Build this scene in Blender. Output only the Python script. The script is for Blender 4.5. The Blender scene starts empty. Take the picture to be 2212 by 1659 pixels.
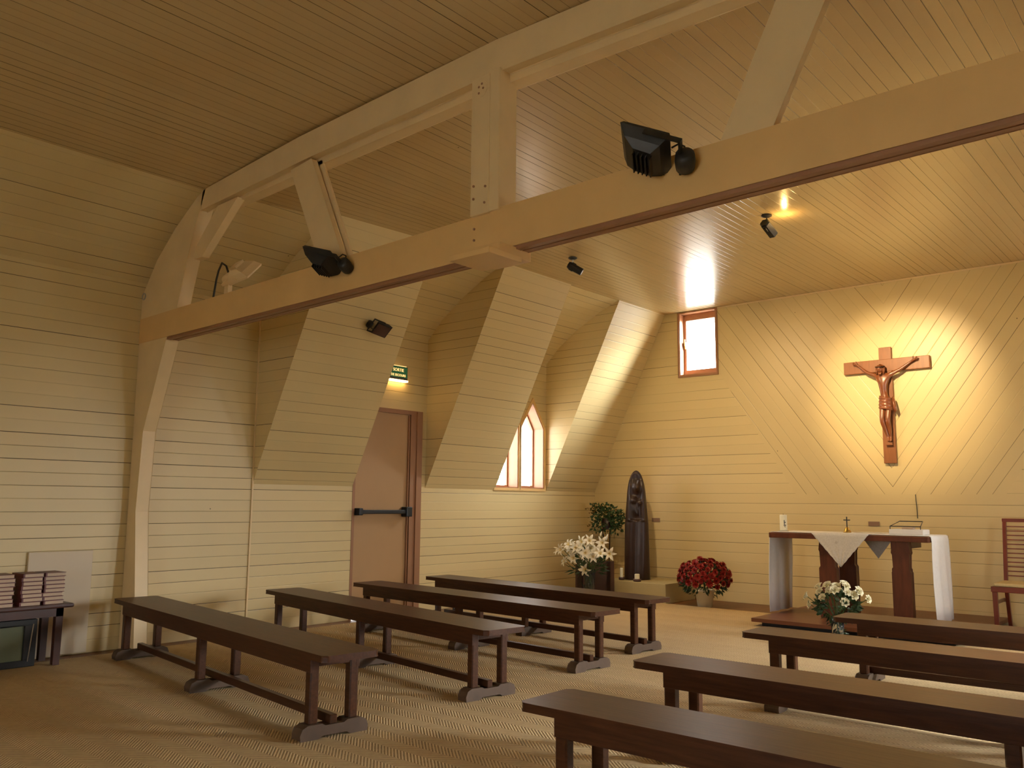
import bpy, bmesh, math, random
from mathutils import Vector, Matrix
from mathutils.geometry import tessellate_polygon
R = math.radians
rnd = random.Random(7)
SC = bpy.context.scene
COL = SC.collection
# room measures (metres): x runs along the nave to the altar wall, y to the left, z up
XA, YL, YC, HC, XB = 10.88, 7.65, 3.29, 4.05, -4.2
YR = 2 * YC - YL

# ------------------------------------------------------------------ camera
cam = bpy.data.cameras.new('camera')
cam.sensor_width = 36.0
cam.lens = 36.0 * 1857.6 / 2212
cam.clip_start = 0.02
co = bpy.data.objects.new('camera', cam)
COL.objects.link(co)
co.matrix_world = Matrix(((0.650208, -0.108725, -0.751937, 0), (-0.759711, -0.082276, -0.645034, 0),
                          (0.008265, 0.990661, -0.136096, 1.3), (0, 0, 0, 1)))
SC.camera = co

# ------------------------------------------------------------------ sky, exposure, daylight openings
SC.view_settings.view_transform = 'Standard'
SC.view_settings.look = 'None'
SC.view_settings.gamma = 1
SC.view_settings.exposure = -0.12
SC.view_settings.use_curve_mapping = False
SKY_BASE, SKY_GLOW = 14.0, 330.0
W = bpy.data.worlds.new('overcast_sky')
SC.world = W
W.use_nodes = True
# overcast sky, brighter where the veiled sun stands (low, beyond the altar wall to the right)
_nt = W.node_tree
_bg = _nt.nodes['Background']
_bg.inputs[0].default_value = (0.98, 0.98, 0.97, 1)
_tc = _nt.nodes.new('ShaderNodeTexCoord')
_dt = _nt.nodes.new('ShaderNodeVectorMath'); _dt.operation = 'DOT_PRODUCT'
_nt.links.new(_tc.outputs['Generated'], _dt.inputs[0])
_dt.inputs[1].default_value = Vector((.52, -.62, .55)).normalized()
_mx = _nt.nodes.new('ShaderNodeMath'); _mx.operation = 'MAXIMUM'; _mx.inputs[1].default_value = 0
_nt.links.new(_dt.outputs['Value'], _mx.inputs[0])
_pw = _nt.nodes.new('ShaderNodeMath'); _pw.operation = 'POWER'; _pw.inputs[1].default_value = 12
_nt.links.new(_mx.outputs[0], _pw.inputs[0])
_ma = _nt.nodes.new('ShaderNodeMath'); _ma.operation = 'MULTIPLY_ADD'
_ma.inputs[1].default_value = SKY_GLOW; _ma.inputs[2].default_value = SKY_BASE
_nt.links.new(_pw.outputs[0], _ma.inputs[0])
_nt.links.new(_ma.outputs[0], _bg.inputs[1])
SC.cycles.max_bounces = 10
SC.cycles.diffuse_bounces = 7
SC.cycles.glossy_bounces = 4
SC.cycles.transmission_bounces = 6
SC.cycles.sample_clamp_indirect = 6
SC.cycles.use_denoising = True
SC.cycles.caustics_reflective = False
SC.cycles.caustics_refractive = False


def portal(c, sx, sy, direction):
    """daylight portal in a window opening: only guides the sky light through it"""
    l = bpy.data.lights.new('window_daylight', 'AREA')
    l.shape = 'RECTANGLE'
    l.size, l.size_y = sx, sy
    l.cycles.is_portal = True
    o = bpy.data.objects.new('window_daylight', l)
    COL.objects.link(o)
    o.location = c
    o.rotation_euler = Vector(direction).to_track_quat('-Z', 'Y').to_euler()


portal((9.33, YL + .26, 2.1), .6, 1.25, (0, -1, 0))
portal((8.81, YL + .26, 2.1), .6, 1.25, (0, -1, 0))
portal((9.33, YR - .26, 2.1), .6, 1.25, (0, 1, 0))
portal((8.81, YR - .26, 2.1), .6, 1.25, (0, 1, 0))
portal((XA + .22, 5.85, 3.58), .62, .97, (-1, 0, 0))
portal((XA + .22, 2 * YC - 5.85, 3.58), .62, .97, (-1, 0, 0))
portal((XB - .1, 1.12, 1.25), 1.95, 2.5, (1, 0, 0))
portal((6.72, YR - .12, 1.2), 1.0, 2.3, (0, 1, 0))

# ------------------------------------------------------------------ materials
MATS = {}


def newmat(name):
    m = bpy.data.materials.new(name)
    m.use_nodes = True
    MATS[name] = m
    return m, m.node_tree, m.node_tree.nodes['Principled BSDF']


def N(nt, t, **kw):
    n = nt.nodes.new(t)
    for k, v in kw.items():
        if k.startswith('i_'):
            key = k[2:]
            n.inputs[int(key) if key.isdigit() else key].default_value = v
        else:
            setattr(n, k, v)
    return n


def mth(nt, op, a, b=None, c=None, clamp=False):
    n = nt.nodes.new('ShaderNodeMath')
    n.operation = op
    n.use_clamp = clamp
    for i, v in enumerate((a, b, c)):
        if v is None:
            continue
        if isinstance(v, (int, float)):
            n.inputs[i].default_value = v
        else:
            nt.links.new(v, n.inputs[i])
    return n.outputs[0]


def mixc(nt, fac, a, b):
    n = nt.nodes.new('ShaderNodeMix')
    n.data_type = 'RGBA'
    for sock, v in ((n.inputs[0], fac), (n.inputs[6], a), (n.inputs[7], b)):
        if isinstance(v, (int, float)):
            sock.default_value = v
        elif isinstance(v, tuple):
            sock.default_value = (*v, 1) if len(v) == 3 else v
        else:
            nt.links.new(v, sock)
    return n.outputs[2]


def simple(name, col, rough=.5, metal=0, noise=0, scale=8, bump=0, coat=0, emis=None, es=0, spec=None, stretch=None):
    m, nt, b = newmat(name)
    b.inputs['Base Color'].default_value = (*col, 1)
    b.inputs['Roughness'].default_value = rough
    b.inputs['Metallic'].default_value = metal
    b.inputs['Coat Weight'].default_value = coat
    if spec is not None:
        b.inputs['Specular IOR Level'].default_value = spec
    if emis:
        b.inputs['Emission Color'].default_value = (*emis, 1)
        b.inputs['Emission Strength'].default_value = es
    if noise or bump:
        tc = N(nt, 'ShaderNodeTexCoord')
        mp = N(nt, 'ShaderNodeMapping')
        mp.inputs['Scale'].default_value = stretch or (1, 1, 1)
        nt.links.new(tc.outputs['Object'], mp.inputs[0])
        nz = N(nt, 'ShaderNodeTexNoise', i_Scale=scale, i_Detail=5.0)
        nt.links.new(mp.outputs[0], nz.inputs['Vector'])
        if noise:
            f = mth(nt, 'MULTIPLY_ADD', nz.outputs[0], 1.6, -.3, clamp=True)
            lo = tuple(c * (1 - noise) for c in col)
            hi = tuple(min(1, c * (1 + noise)) for c in col)
            nt.links.new(mixc(nt, f, lo, hi), b.inputs['Base Color'])
        if bump:
            bp = N(nt, 'ShaderNodeBump', i_Strength=bump, i_Distance=.01)
            nt.links.new(nz.outputs[0], bp.inputs['Height'])
            nt.links.new(bp.outputs[0], b.inputs['Normal'])
    return m


def boards(name, col, width=.125, mode='uv', gap=.02, rough=.38, gapcol=(.055, .035, .015), gthr=.38):
    """painted tongue and groove boards; u runs along the boards, v across"""
    m, nt, b = newmat(name)
    L = nt.links
    tc = N(nt, 'ShaderNodeTexCoord')
    sep = N(nt, 'ShaderNodeSeparateXYZ')
    if mode == 'uv':
        L.new(tc.outputs['UV'], sep.inputs[0])
        u, v = sep.outputs[0], sep.outputs[1]
    else:   # altar wall: a V of slanting boards above level boards
        L.new(tc.outputs['Object'], sep.inputs[0])
        y, z = sep.outputs[1], sep.outputs[2]
        dy = mth(nt, 'SUBTRACT', y, YC)
        a = mth(nt, 'ABSOLUTE', dy)
        zz = mth(nt, 'SUBTRACT', z, 1.43)
        lim = mth(nt, 'MULTIPLY_ADD', zz, .617, 1.2)
        inside = mth(nt, 'MULTIPLY', mth(nt, 'GREATER_THAN', zz, 0), mth(nt, 'LESS_THAN', a, lim))
        diag = mth(nt, 'MULTIPLY', mth(nt, 'SUBTRACT', z, mth(nt, 'MULTIPLY', a, 1.4)), .581)
        diag = mth(nt, 'ADD', diag, 11.3)
        u0 = y
        u1 = mth(nt, 'ADD', mth(nt, 'MULTIPLY', a, 1.0), mth(nt, 'MULTIPLY', mth(nt, 'SIGN', dy), 20))
        mu = nt.nodes.new('ShaderNodeMix')
        L.new(inside, mu.inputs[0]); L.new(u0, mu.inputs[2]); L.new(u1, mu.inputs[3])
        mv = nt.nodes.new('ShaderNodeMix')
        L.new(inside, mv.inputs[0]); L.new(z, mv.inputs[2]); L.new(diag, mv.inputs[3])
        u, v = mu.outputs[0], mv.outputs[0]
    q = mth(nt, 'DIVIDE', v, width)
    idx = mth(nt, 'FLOOR', mth(nt, 'ADD', q, .5))          # index of the nearest joint
    d = mth(nt, 'ABSOLUTE', mth(nt, 'SUBTRACT', q, idx))   # distance from it in board widths
    wn = N(nt, 'ShaderNodeTexWhiteNoise', noise_dimensions='1D')
    L.new(idx, wn.inputs['W'])
    cmb = N(nt, 'ShaderNodeCombineXYZ')
    L.new(mth(nt, 'MULTIPLY', u, .55), cmb.inputs[0])
    L.new(mth(nt, 'MULTIPLY', idx, 3.7), cmb.inputs[1])
    nz = N(nt, 'ShaderNodeTexNoise', i_Scale=1.0, i_Detail=2.0)
    L.new(cmb.outputs[0], nz.inputs['Vector'])
    op = mth(nt, 'ADD', mth(nt, 'MULTIPLY', wn.outputs[0], .5), mth(nt, 'MULTIPLY', nz.outputs[0], .75))
    op = mth(nt, 'MULTIPLY', mth(nt, 'SUBTRACT', op, gthr), 2.4, clamp=True)   # how open this joint is
    wdt = mth(nt, 'MULTIPLY_ADD', op, gap, gap * .35)
    g = mth(nt, 'SUBTRACT', 1.0, mth(nt, 'DIVIDE', d, wdt), clamp=True)
    g = mth(nt, 'MULTIPLY', mth(nt, 'MULTIPLY', g, 2.2, clamp=True), mth(nt, 'MULTIPLY_ADD', op, .70, .34), clamp=True)
    # per board tone and soft stains
    wb = N(nt, 'ShaderNodeTexWhiteNoise', noise_dimensions='1D')
    L.new(mth(nt, 'FLOOR', q), wb.inputs['W'])
    st = N(nt, 'ShaderNodeTexNoise', i_Scale=.9, i_Detail=4.0)
    L.new(tc.outputs['Object'], st.inputs['Vector'])
    tone = mth(nt, 'ADD', mth(nt, 'MULTIPLY', wb.outputs[0], .06), mth(nt, 'MULTIPLY', st.outputs[0], .16))
    base = mixc(nt, tone, col, tuple(c * .35 for c in col))
    # nail heads
    vo = N(nt, 'ShaderNodeTexVoronoi', i_Scale=2.3, i_Randomness=.9)
    L.new(tc.outputs['Object'], vo.inputs['Vector'])
    nail = mth(nt, 'LESS_THAN', vo.outputs['Distance'], .016)
    base = mixc(nt, mth(nt, 'MULTIPLY', nail, .8), base, gapcol)
    L.new(mixc(nt, g, base, gapcol), b.inputs['Base Color'])
    b.inputs['Roughness'].default_value = rough
    rel = mth(nt, 'SUBTRACT', 1.0, mth(nt, 'MULTIPLY', d, 22), clamp=True)
    h = mth(nt, 'SUBTRACT', mth(nt, 'MULTIPLY', st.outputs[0], .3), mth(nt, 'MULTIPLY', rel, .7))
    bp = N(nt, 'ShaderNodeBump', i_Strength=.35, i_Distance=.006)
    L.new(h, bp.inputs['Height'])
    L.new(bp.outputs[0], b.inputs['Normal'])
    return m


PAINT = (.71, .58, .30)
M_WALL = boards('painted_boards', PAINT, .108, gap=.022)
M_CEIL = boards('painted_ceiling_boards', (.60, .455, .23), .078, gap=.030, rough=.26, gthr=.36)
M_CEIL.node_tree.nodes['Principled BSDF'].inputs['Coat Weight'].default_value = .6
M_CEIL.node_tree.nodes['Principled BSDF'].inputs['Coat Roughness'].default_value = .27
M_FRONT = boards('altar_wall_boards', PAINT, .131, mode='front', gap=.016)
M_BEAM = simple('painted_beam', (.72, .48, .20), .45, noise=.08, scale=3, bump=.1)
M_TRUSS = simple('painted_truss', (.76, .60, .34), .45, noise=.07, scale=4, bump=.15)
M_FRAME = simple('window_frame_wood', (.42, .215, .12), .45, noise=.08, scale=9)
M_DOOR = simple('door_paint', (.42, .26, .12), .42, noise=.07, scale=2)
M_DFRAME = simple('door_frame_paint', (.30, .15, .075), .45, noise=.08, scale=3)
M_BLACK = simple('black_metal', (.012, .012, .012), .5)
M_DARKM = simple('dark_steel', (.03, .035, .04), .4, metal=.6)
M_BRASS = simple('brass', (.55, .36, .10), .3, metal=1)
M_STEEL = simple('steel', (.5, .5, .5), .3, metal=1)
M_BENCH = simple('bench_varnished_wood', (.062, .023, .009), .37, noise=.4, scale=5, stretch=(14, 1, 14), bump=.08, spec=.22)
M_FOOT = simple('worn_bench_wood', (.085, .05, .028), .6, noise=.4, scale=6, bump=.1)
M_PLAT = simple('brown_platform_wood', (.17, .065, .032), .4, noise=.25, scale=4, stretch=(8, 1, 1))
M_RED = simple('red_brown_wood', (.16, .030, .014), .33, noise=.25, scale=4, stretch=(8, 1, 1), coat=.2)
M_ALTAR = simple('altar_dark_wood', (.115, .034, .015), .38, noise=.35, scale=5, stretch=(6, 6, 1))
M_CROSS = simple('cross_oak', (.24, .085, .026), .4, noise=.2, scale=6, stretch=(1, 8, 1))
M_CORPUS = simple('carved_limewood', (.17, .052, .017), .3, noise=.3, scale=14, coat=.4)
M_STATUE = simple('dark_carved_wood', (.024, .009, .006), .38, noise=.4, scale=9, bump=.35)
M_FLOORW = simple('dark_floor_boards', (.17, .075, .03), .45, noise=.25, scale=3, stretch=(1, 9, 1))
M_LINEN = simple('white_linen', (.80, .80, .78), .85, noise=.04, scale=30, bump=.1)
M_LACE = simple('lace_linen', (.70, .68, .62), .85, noise=.12, scale=60, bump=.3)
M_WAX = simple('candle_wax', (.82, .80, .62), .45)
M_PLINTH = simple('plinth_paint', (.42, .36, .19), .6, noise=.08, scale=5)
M_BOX = simple('dark_violet_wood', (.085, .045, .04), .45, noise=.2, scale=5)
M_POT = simple('white_plastic', (.72, .68, .54), .4)
M_REDP = simple('red_petals', (.27, .009, .006), .6, noise=.4, scale=40)
M_LILY = simple('white_petals', (.82, .80, .68), .55, noise=.08, scale=30)
M_ROSE = simple('cream_petals', (.84, .80, .56), .55, noise=.1, scale=30)
M_YEL = simple('yellow_stamen', (.75, .55, .08), .6)
M_LEAF = simple('dark_leaves', (.022, .055, .016), .5, noise=.5, scale=20)
M_IVY = simple('ivy_leaves', (.03, .075, .02), .5, noise=.6, scale=20)
M_IVYB = simple('autumn_leaves', (.16, .10, .02), .5, noise=.5, scale=20)
M_STEM = simple('green_stems', (.05, .10, .02), .5)
M_PAGE = simple('book_pages', (.52, .40, .29), .8, noise=.12, scale=60, stretch=(1, 1, 14))
M_COVER = simple('red_book_cover', (.10, .013, .012), .45)
M_TABLEW = simple('dark_table_wood', (.055, .018, .012), .4, noise=.3, scale=5)
M_GREEN = simple('greenish_pane', (.13, .15, .08), .35, noise=.2, scale=4)
M_WPANEL = simple('white_board', (.62, .53, .38), .5, noise=.05, scale=2)
M_STRAW = simple('chair_seat_fabric', (.62, .50, .24), .8, noise=.12, scale=50, bump=.2)
M_GREY = simple('grey_grille', (.30, .22, .15), .5)
M_SIGN = simple('sign_green', (.01, .09, .03), .4, emis=(.02, .2, .06), es=.25)
M_SIGNT = simple('sign_lit_letters', (.8, .6, .3), .4, emis=(1, .62, .22), es=1.5)
M_TUBE = simple('sign_lamp_strip', (1, .9, .6), .4, emis=(1, .60, .20), es=16.0)
M_CORD = simple('black_cord', (.02, .015, .01), .5)
M_GRASS = simple('tree_leaves', (.26, .32, .14), .9, noise=.4, scale=3)
M_GROUND = simple('pale_bounce_ground', (.55, .54, .48), .9, noise=.15, scale=3)
M_BARK = simple('grey_bark', (.16, .14, .11), .8)
M_FENCE = simple('weathered_fence', (.30, .32, .33), .8)
M_SPOTG = simple('spot_lens', (1, .8, .5), .3, emis=(1, .7, .35), es=20)

m, nt, b = newmat('window_glass')
b.inputs['Transmission Weight'].default_value = 1
b.inputs['Roughness'].default_value = 0
b.inputs['IOR'].default_value = 1.0
b.inputs['Base Color'].default_value = (1, 1, 1, 1)
lp = nt.nodes.new('ShaderNodeBsdfTransparent')
gl = N(nt, 'ShaderNodeBsdfGlossy', i_Roughness=.02)
mx = N(nt, 'ShaderNodeMixShader', i_0=.05)
nt.links.new(lp.outputs[0], mx.inputs[1]); nt.links.new(gl.outputs[0], mx.inputs[2])
nt.links.new(mx.outputs[0], nt.nodes['Material Output'].inputs[0])
M_PANE = m
m, nt, b = newmat('vase_glass')
b.inputs['Transmission Weight'].default_value = .95
b.inputs['Roughness'].default_value = .02
b.inputs['IOR'].default_value = 1.25
b.inputs['Base Color'].default_value = (.9, .95, .93, 1)
M_VASE = m

# sisal carpet: raised ribs laid in a zigzag
m, nt, b = newmat('sisal_carpet')
tc = N(nt, 'ShaderNodeTexCoord'); sp = N(nt, 'ShaderNodeSeparateXYZ')
nt.links.new(tc.outputs['Object'], sp.inputs[0])
X, Y = sp.outputs[0], sp.outputs[1]
tri = mth(nt, 'PINGPONG', X, .10)
ribs = mth(nt, 'MULTIPLY', mth(nt, 'ADD', Y, mth(nt, 'MULTIPLY', tri, 1.15)), 2 * math.pi / .025)
rib = mth(nt, 'MULTIPLY_ADD', mth(nt, 'SINE', ribs), .5, .5)
nz = N(nt, 'ShaderNodeTexNoise', i_Scale=38.0, i_Detail=3.0)
nt.links.new(tc.outputs['Object'], nz.inputs['Vector'])
nz2 = N(nt, 'ShaderNodeTexNoise', i_Scale=1.3, i_Detail=3.0)
nt.links.new(tc.outputs['Object'], nz2.inputs['Vector'])
up = mth(nt, 'GREATER_THAN', mth(nt, 'PINGPONG', mth(nt, 'ADD', X, .0), .20), .10)
hgt = mth(nt, 'MULTIPLY', rib, mth(nt, 'MULTIPLY_ADD', up, -.35, 1.0))
dark = mth(nt, 'MULTIPLY', mth(nt, 'SUBTRACT', .42, hgt), 2.2, clamp=True)
c0 = mixc(nt, nz2.outputs[0], (.64, .49, .26), (.52, .38, .19))
c1 = mixc(nt, mth(nt, 'MULTIPLY', dark, mth(nt, 'MULTIPLY_ADD', nz.outputs[0], 1.2, .1), clamp=True), c0, (.15, .09, .035))
nt.links.new(c1, b.inputs['Base Color'])
b.inputs['Roughness'].default_value = .9
bpn = N(nt, 'ShaderNodeBump', i_Strength=.5, i_Distance=.005)
nt.links.new(hgt, bpn.inputs['Height']); nt.links.new(bpn.outputs[0], b.inputs['Normal'])
M_CARPET = m


# ------------------------------------------------------------------ helpers
def link(name, me, mat=None, parent=None):
    o = bpy.data.objects.new(name, me)
    COL.objects.link(o)
    if mat:
        me.materials.append(mat)
    if parent:
        o.parent = parent
    return o


def tag(o, label=None, cat=None, group=None, kind=None):
    for k, v in (('label', label), ('category', cat), ('group', group), ('kind', kind)):
        if v:
            o[k] = v
    return o


def thing(name, label, cat, loc=(0, 0, 0), rz=0, group=None):
    o = bpy.data.objects.new(name, None)
    COL.objects.link(o)
    o.empty_display_size = .1
    o.location = loc
    o.rotation_euler = (0, 0, rz)
    return tag(o, label, cat, group)


def copy_tree(o, parent=None):
    c = o.copy()
    COL.objects.link(c)
    c.parent = parent
    for ch in list(KIDS.get(o.name, [])):
        k = copy_tree(ch, c)
        KIDS.setdefault(c.name, []).append(k)
    return c


KIDS = {}


def part(name, bm, mat, parent=None, smooth=False, bevel=0, seg=2):
    if bevel:
        bmesh.ops.remove_doubles(bm, verts=bm.verts, dist=1e-5)
        lo = [min(v.co[i] for v in bm.verts) for i in range(3)]
        hi = [max(v.co[i] for v in bm.verts) for i in range(3)]
        bmesh.ops.bevel(bm, geom=[e for e in bm.edges if e.is_manifold and e.calc_face_angle(0) > .5], offset=bevel,
                        segments=seg, affect='EDGES', profile=.6)
        for v in bm.verts:
            v.co = [min(hi[i], max(lo[i], v.co[i])) for i in range(3)]
    bmesh.ops.recalc_face_normals(bm, faces=bm.faces)
    me = bpy.data.meshes.new(name)
    bm.to_mesh(me)
    bm.free()
    if smooth:
        me.polygons.foreach_set('use_smooth', [True] * len(me.polygons))
    o = link(name, me, mat, parent)
    if parent is not None:
        KIDS.setdefault(parent.name, []).append(o)
    return o


def nb():
    return bmesh.new()


def box(bm, a, b, mtx=None):
    vs = [bm.verts.new((x, y, z)) for x in (a[0], b[0]) for y in (a[1], b[1]) for z in (a[2], b[2])]
    for f in ((0, 1, 3, 2), (4, 6, 7, 5), (0, 4, 5, 1), (2, 3, 7, 6), (0, 2, 6, 4), (1, 5, 7, 3)):
        bm.faces.new([vs[i] for i in f])
    if mtx:
        bmesh.ops.transform(bm, matrix=mtx, verts=vs)
    return bm


def prism(bm, pts, d0, d1, axis='x'):
    """polygon pts (two coords) extruded along axis from d0 to d1"""
    def P(p, d):
        return {'x': (d, p[0], p[1]), 'y': (p[0], d, p[1]), 'z': (p[0], p[1], d)}[axis]
    A = [bm.verts.new(P(p, d0)) for p in pts]
    B = [bm.verts.new(P(p, d1)) for p in pts]
    n = len(pts)
    for i in range(n):
        bm.faces.new((A[i], A[(i + 1) % n], B[(i + 1) % n], B[i]))
    bm.faces.new(A)
    bm.faces.new(B[::-1])
    return bm


def lathe(bm, prof, n=20, c=(0, 0, 0), mtx=None, caps=True):
    rings = []
    for r, z in prof:
        rings.append([bm.verts.new((c[0] + r * math.cos(2 * math.pi * i / n), c[1] + r * math.sin(2 * math.pi * i / n), c[2] + z)) for i in range(n)])
    for a, b_ in zip(rings, rings[1:]):
        for i in range(n):
            bm.faces.new((a[i], a[(i + 1) % n], b_[(i + 1) % n], b_[i]))
    if caps:
        bm.faces.new(rings[0][::-1])
        bm.faces.new(rings[-1])
    if mtx:
        bmesh.ops.transform(bm, matrix=mtx, verts=[v for r in rings for v in r])
    return bm


def tube(bm, pts, r, n=8):
    pts = [Vector(p) for p in pts]
    rings = []
    for i, p in enumerate(pts):
        t = (pts[min(i + 1, len(pts) - 1)] - pts[max(i - 1, 0)]).normalized()
        a = t.orthogonal().normalized() if i == 0 else (prev - t * prev.dot(t)).normalized()
        prev = a
        b_ = t.cross(a)
        rr = r[i] if isinstance(r, (list, tuple)) else r
        rings.append([bm.verts.new(p + (a * math.cos(2 * math.pi * k / n) + b_ * math.sin(2 * math.pi * k / n)) * rr) for k in range(n)])
    for a, b_ in zip(rings, rings[1:]):
        for k in range(n):
            bm.faces.new((a[k], a[(k + 1) % n], b_[(k + 1) % n], b_[k]))
    bm.faces.new(rings[0][::-1])
    bm.faces.new(rings[-1])
    return bm


def struct(o):
    o['kind'] = 'structure'
    return o


class Skin:
    """walls as quads/polygons with board uv: u along the nave or wall, v across the boards"""
    def __init__(s):
        s.v, s.f, s.uv = [], [], []

    def poly(s, pts, uvs, holes=None, huvs=None):
        loops = [[Vector(p) for p in pts]] + [[Vector(p) for p in h] for h in (holes or [])]
        flat = [p for l in loops for p in l]
        fuv = list(uvs) + [q for h in (huvs or []) for q in h]
        base = len(s.v)
        s.v += [tuple(p) for p in flat]
        if holes or len(pts) > 4:
            for t in tessellate_polygon(loops):
                s.f.append([base + i for i in t])
                s.uv.append([fuv[i] for i in t])
        else:
            s.f.append([base + i for i in range(len(pts))])
            s.uv.append(fuv)

    def build(s, name, mat, parent=None):
        me = bpy.data.meshes.new(name)
        me.from_pydata(s.v, [], s.f)
        l = me.uv_layers.new(name='UVMap')
        k = 0
        for f in s.uv:
            for q in f:
                l.data[k].uv = q
                k += 1
        return link(name, me, mat, parent)


# ------------------------------------------------------------------ room shell
PROF = [(YL, 0), (YL, 3.28), (7.42, 3.50), (7.1, 3.72), (6.7, 3.93), (6.36, 4.07)]
SL = [(YL, 0), (YL, 1.46), (6.38, HC)]
CUTS = [(XB, 4.92, 'P'), (4.92, 6.19, 'S'), (6.19, 7.31, 'P'), (7.31, 8.58, 'S'), (8.58, 9.68, 'P'), (9.68, XA, 'S')]


def lancet(x0, x1, z0=1.49, zs=2.34, zt=2.70):
    return [(x0, z0), (x1, z0), (x1, zs), ((x0 + x1) / 2, zt), (x0, zs)]


LAN = [(8.59, 9.06), (9.115, 9.62)]


def side_wall(sgn, name):
    fy = (lambda y: y) if sgn > 0 else (lambda y: 2 * YC - y)
    S = Skin()
    for x0, x1, k in CUTS:
        pr = PROF if k == 'P' else SL
        acc = 0
        for i in range(len(pr) - 1):
            (ya, za), (yb, zb) = pr[i], pr[i + 1]
            ln = math.hypot(yb - ya, zb - za)
            holes = []
            if i == 0 and k == 'P':
                if x0 == 6.19:
                    holes = [[(6.21, 0), (7.23, 0), (7.23, 2.38), (6.21, 2.38)]]
                if x0 == 8.58:
                    holes = [lancet(*l) for l in LAN]
            pts = [(x0, fy(ya), za), (x1, fy(ya), za), (x1, fy(yb), zb), (x0, fy(yb), zb)]
            uv = [(x0, acc), (x1, acc), (x1, acc + ln), (x0, acc + ln)]
            if holes and holes[0][0][1] == 0:   # door: an outline, not a hole
                h = holes[0]
                loop = [(x0, 0), (h[0][0], 0), (h[0][0], h[2][1]), (h[1][0], h[2][1]), (h[1][0], 0), (x1, 0), (x1, zb), (x0, zb)]
                S.poly([(x, fy(YL), z) for x, z in loop], loop)
            elif holes:
                S.poly(pts, uv, [[(x, fy(YL), z) for x, z in h] for h in holes], holes)
            else:
                S.poly(pts, uv)
            acc += ln
    ret = [(YL, 1.46)] + PROF[1:] + [(6.36, 4.09)]
    for x in (4.92, 6.19, 7.31, 8.58, 9.68):
        S.poly([(x, fy(y), z) for y, z in ret], [(y, z) for y, z in ret])
    return struct(S.build(name, M_WALL))


side_wall(1, 'wall_left')
side_wall(-1, 'wall_right')

# altar wall with its two high windows
S = Skin()
yt = 6.38
out = [(YR, 0), (YL, 0), (YL, 1.46), (yt, HC), (2 * YC - yt, HC), (YR, 1.46)]
wh = [[(5.56, 3.12), (6.14, 3.12), (6.14, 4.035), (5.56, 4.035)], [(2 * YC - 6.14, 3.12), (2 * YC - 5.56, 3.12), (2 * YC - 5.56, 4.035), (2 * YC - 6.14, 4.035)]]
S.poly([(XA, y, z) for y, z in out], out, [[(XA, y, z) for y, z in h] for h in wh], wh)
struct(S.build('wall_front', M_FRONT))
# back wall with the entrance opening
S = Skin()
bw = [(2 * YC - y, z) for y, z in PROF] + [(y, z) for y, z in PROF[::-1]]
loop = [(YR, 0), (.15, 0), (.15, 2.5), (2.10, 2.5), (2.10, 0), (YL, 0)] + PROF[1:] + [(2 * YC - y, z) for y, z in PROF[1:][::-1]]
S.poly([(XB, y, z) for y, z in loop], loop)
struct(S.build('wall_back', M_WALL))


def ceil_z(x, y):
    a = abs(y - YC)
    near = 4.10 - .016 * a if a < 2.0 else 4.068 - .09 * (a - 2.0)
    t = min(1, max(0, (x - 3.7) / 3.3))
    return near * (1 - t) + HC * t


S = Skin()
xs = [XB, 0, 2, 3.66, 3.9, 4.92, 6.19, 7.31, 8.58, 9.68, XA]
ys = [YR, 2 * YC - 6.7, 2 * YC - 6.38, 1.5, 2.4, YC, 4.2, 5.0, 5.9, 6.38, 6.7]
ys = [2 * YC - 6.70, 2 * YC - 6.38, 1.2, 2.2, YC, 4.4, 5.4, 6.38, 6.70]
for x0, x1 in zip(xs, xs[1:]):
    for y0, y1 in zip(ys, ys[1:]):
        S.poly([(x, y, ceil_z(x, y)) for x, y in ((x0, y0), (x1, y0), (x1, y1), (x0, y1))],
               [(x, y) for x, y in ((x0, y0), (x1, y0), (x1, y1), (x0, y1))])
struct(S.build('ceiling', M_CEIL))

bm = nb(); box(bm, (XB - .3, YR - .3, -.25), (XA + .3, YL + .02, 0))
struct(part('floor', bm, M_FLOORW))
bm = nb(); box(bm, (XB + .2, YR + .15, .0005), (10.02, YL - .22, .012))
tag(part('carpet', bm, M_CARPET), 'tan sisal carpet with a ribbed zigzag weave covering the chapel floor', 'carpet')


# ------------------------------------------------------------------ windows and doors
def frame_ring(outer, inner, d0, d1, sgn, base):
    """frame between two outlines (same count) in the xz plane of a side wall"""
    bm = nb()
    n = len(outer)
    ya, yb = base + sgn * d0, base + sgn * d1
    V = lambda l, y: [bm.verts.new((p[0], y, p[1])) for p in l]
    A, B, C, D = V(outer, ya), V(inner, ya), V(outer, yb), V(inner, yb)
    for i in range(n):
        j = (i + 1) % n
        bm.faces.new((A[i], A[j], B[j], B[i])); bm.faces.new((C[i], D[i], D[j], C[j]))
        bm.faces.new((B[i], B[j], D[j], D[i])); bm.faces.new((A[i], C[i], C[j], A[j]))
    return bm


def lancet_window(num, x0, x1, sgn):
    base = YL if sgn > 0 else YR
    root = struct(bpy.data.objects.new('window_%d' % num, None)); COL.objects.link(root)
    o = lancet(x0, x1)
    ins = lancet(x0 + .015, x1 - .015, 1.505, 2.335, 2.685)
    part('window_reveal', frame_ring(o, ins, -.004, .21, sgn, base), M_FRAME, root)
    tr = lancet(x0 - .035, x1 + .035, 1.455, 2.35, 2.765)
    part('window_trim', frame_ring(tr, o, -.014, .012, sgn, base), M_BEAM, root)
    f2 = lancet(x0 + .04, x1 - .04, 1.53, 2.325, 2.65)
    part('window_frame', frame_ring(ins, f2, .17, .21, sgn, base), M_FRAME, root)
    bm = nb()
    prism(bm, f2, base + sgn * .185, base + sgn * .19, 'y')
    part('window_pane', bm, M_PANE, root)


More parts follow.
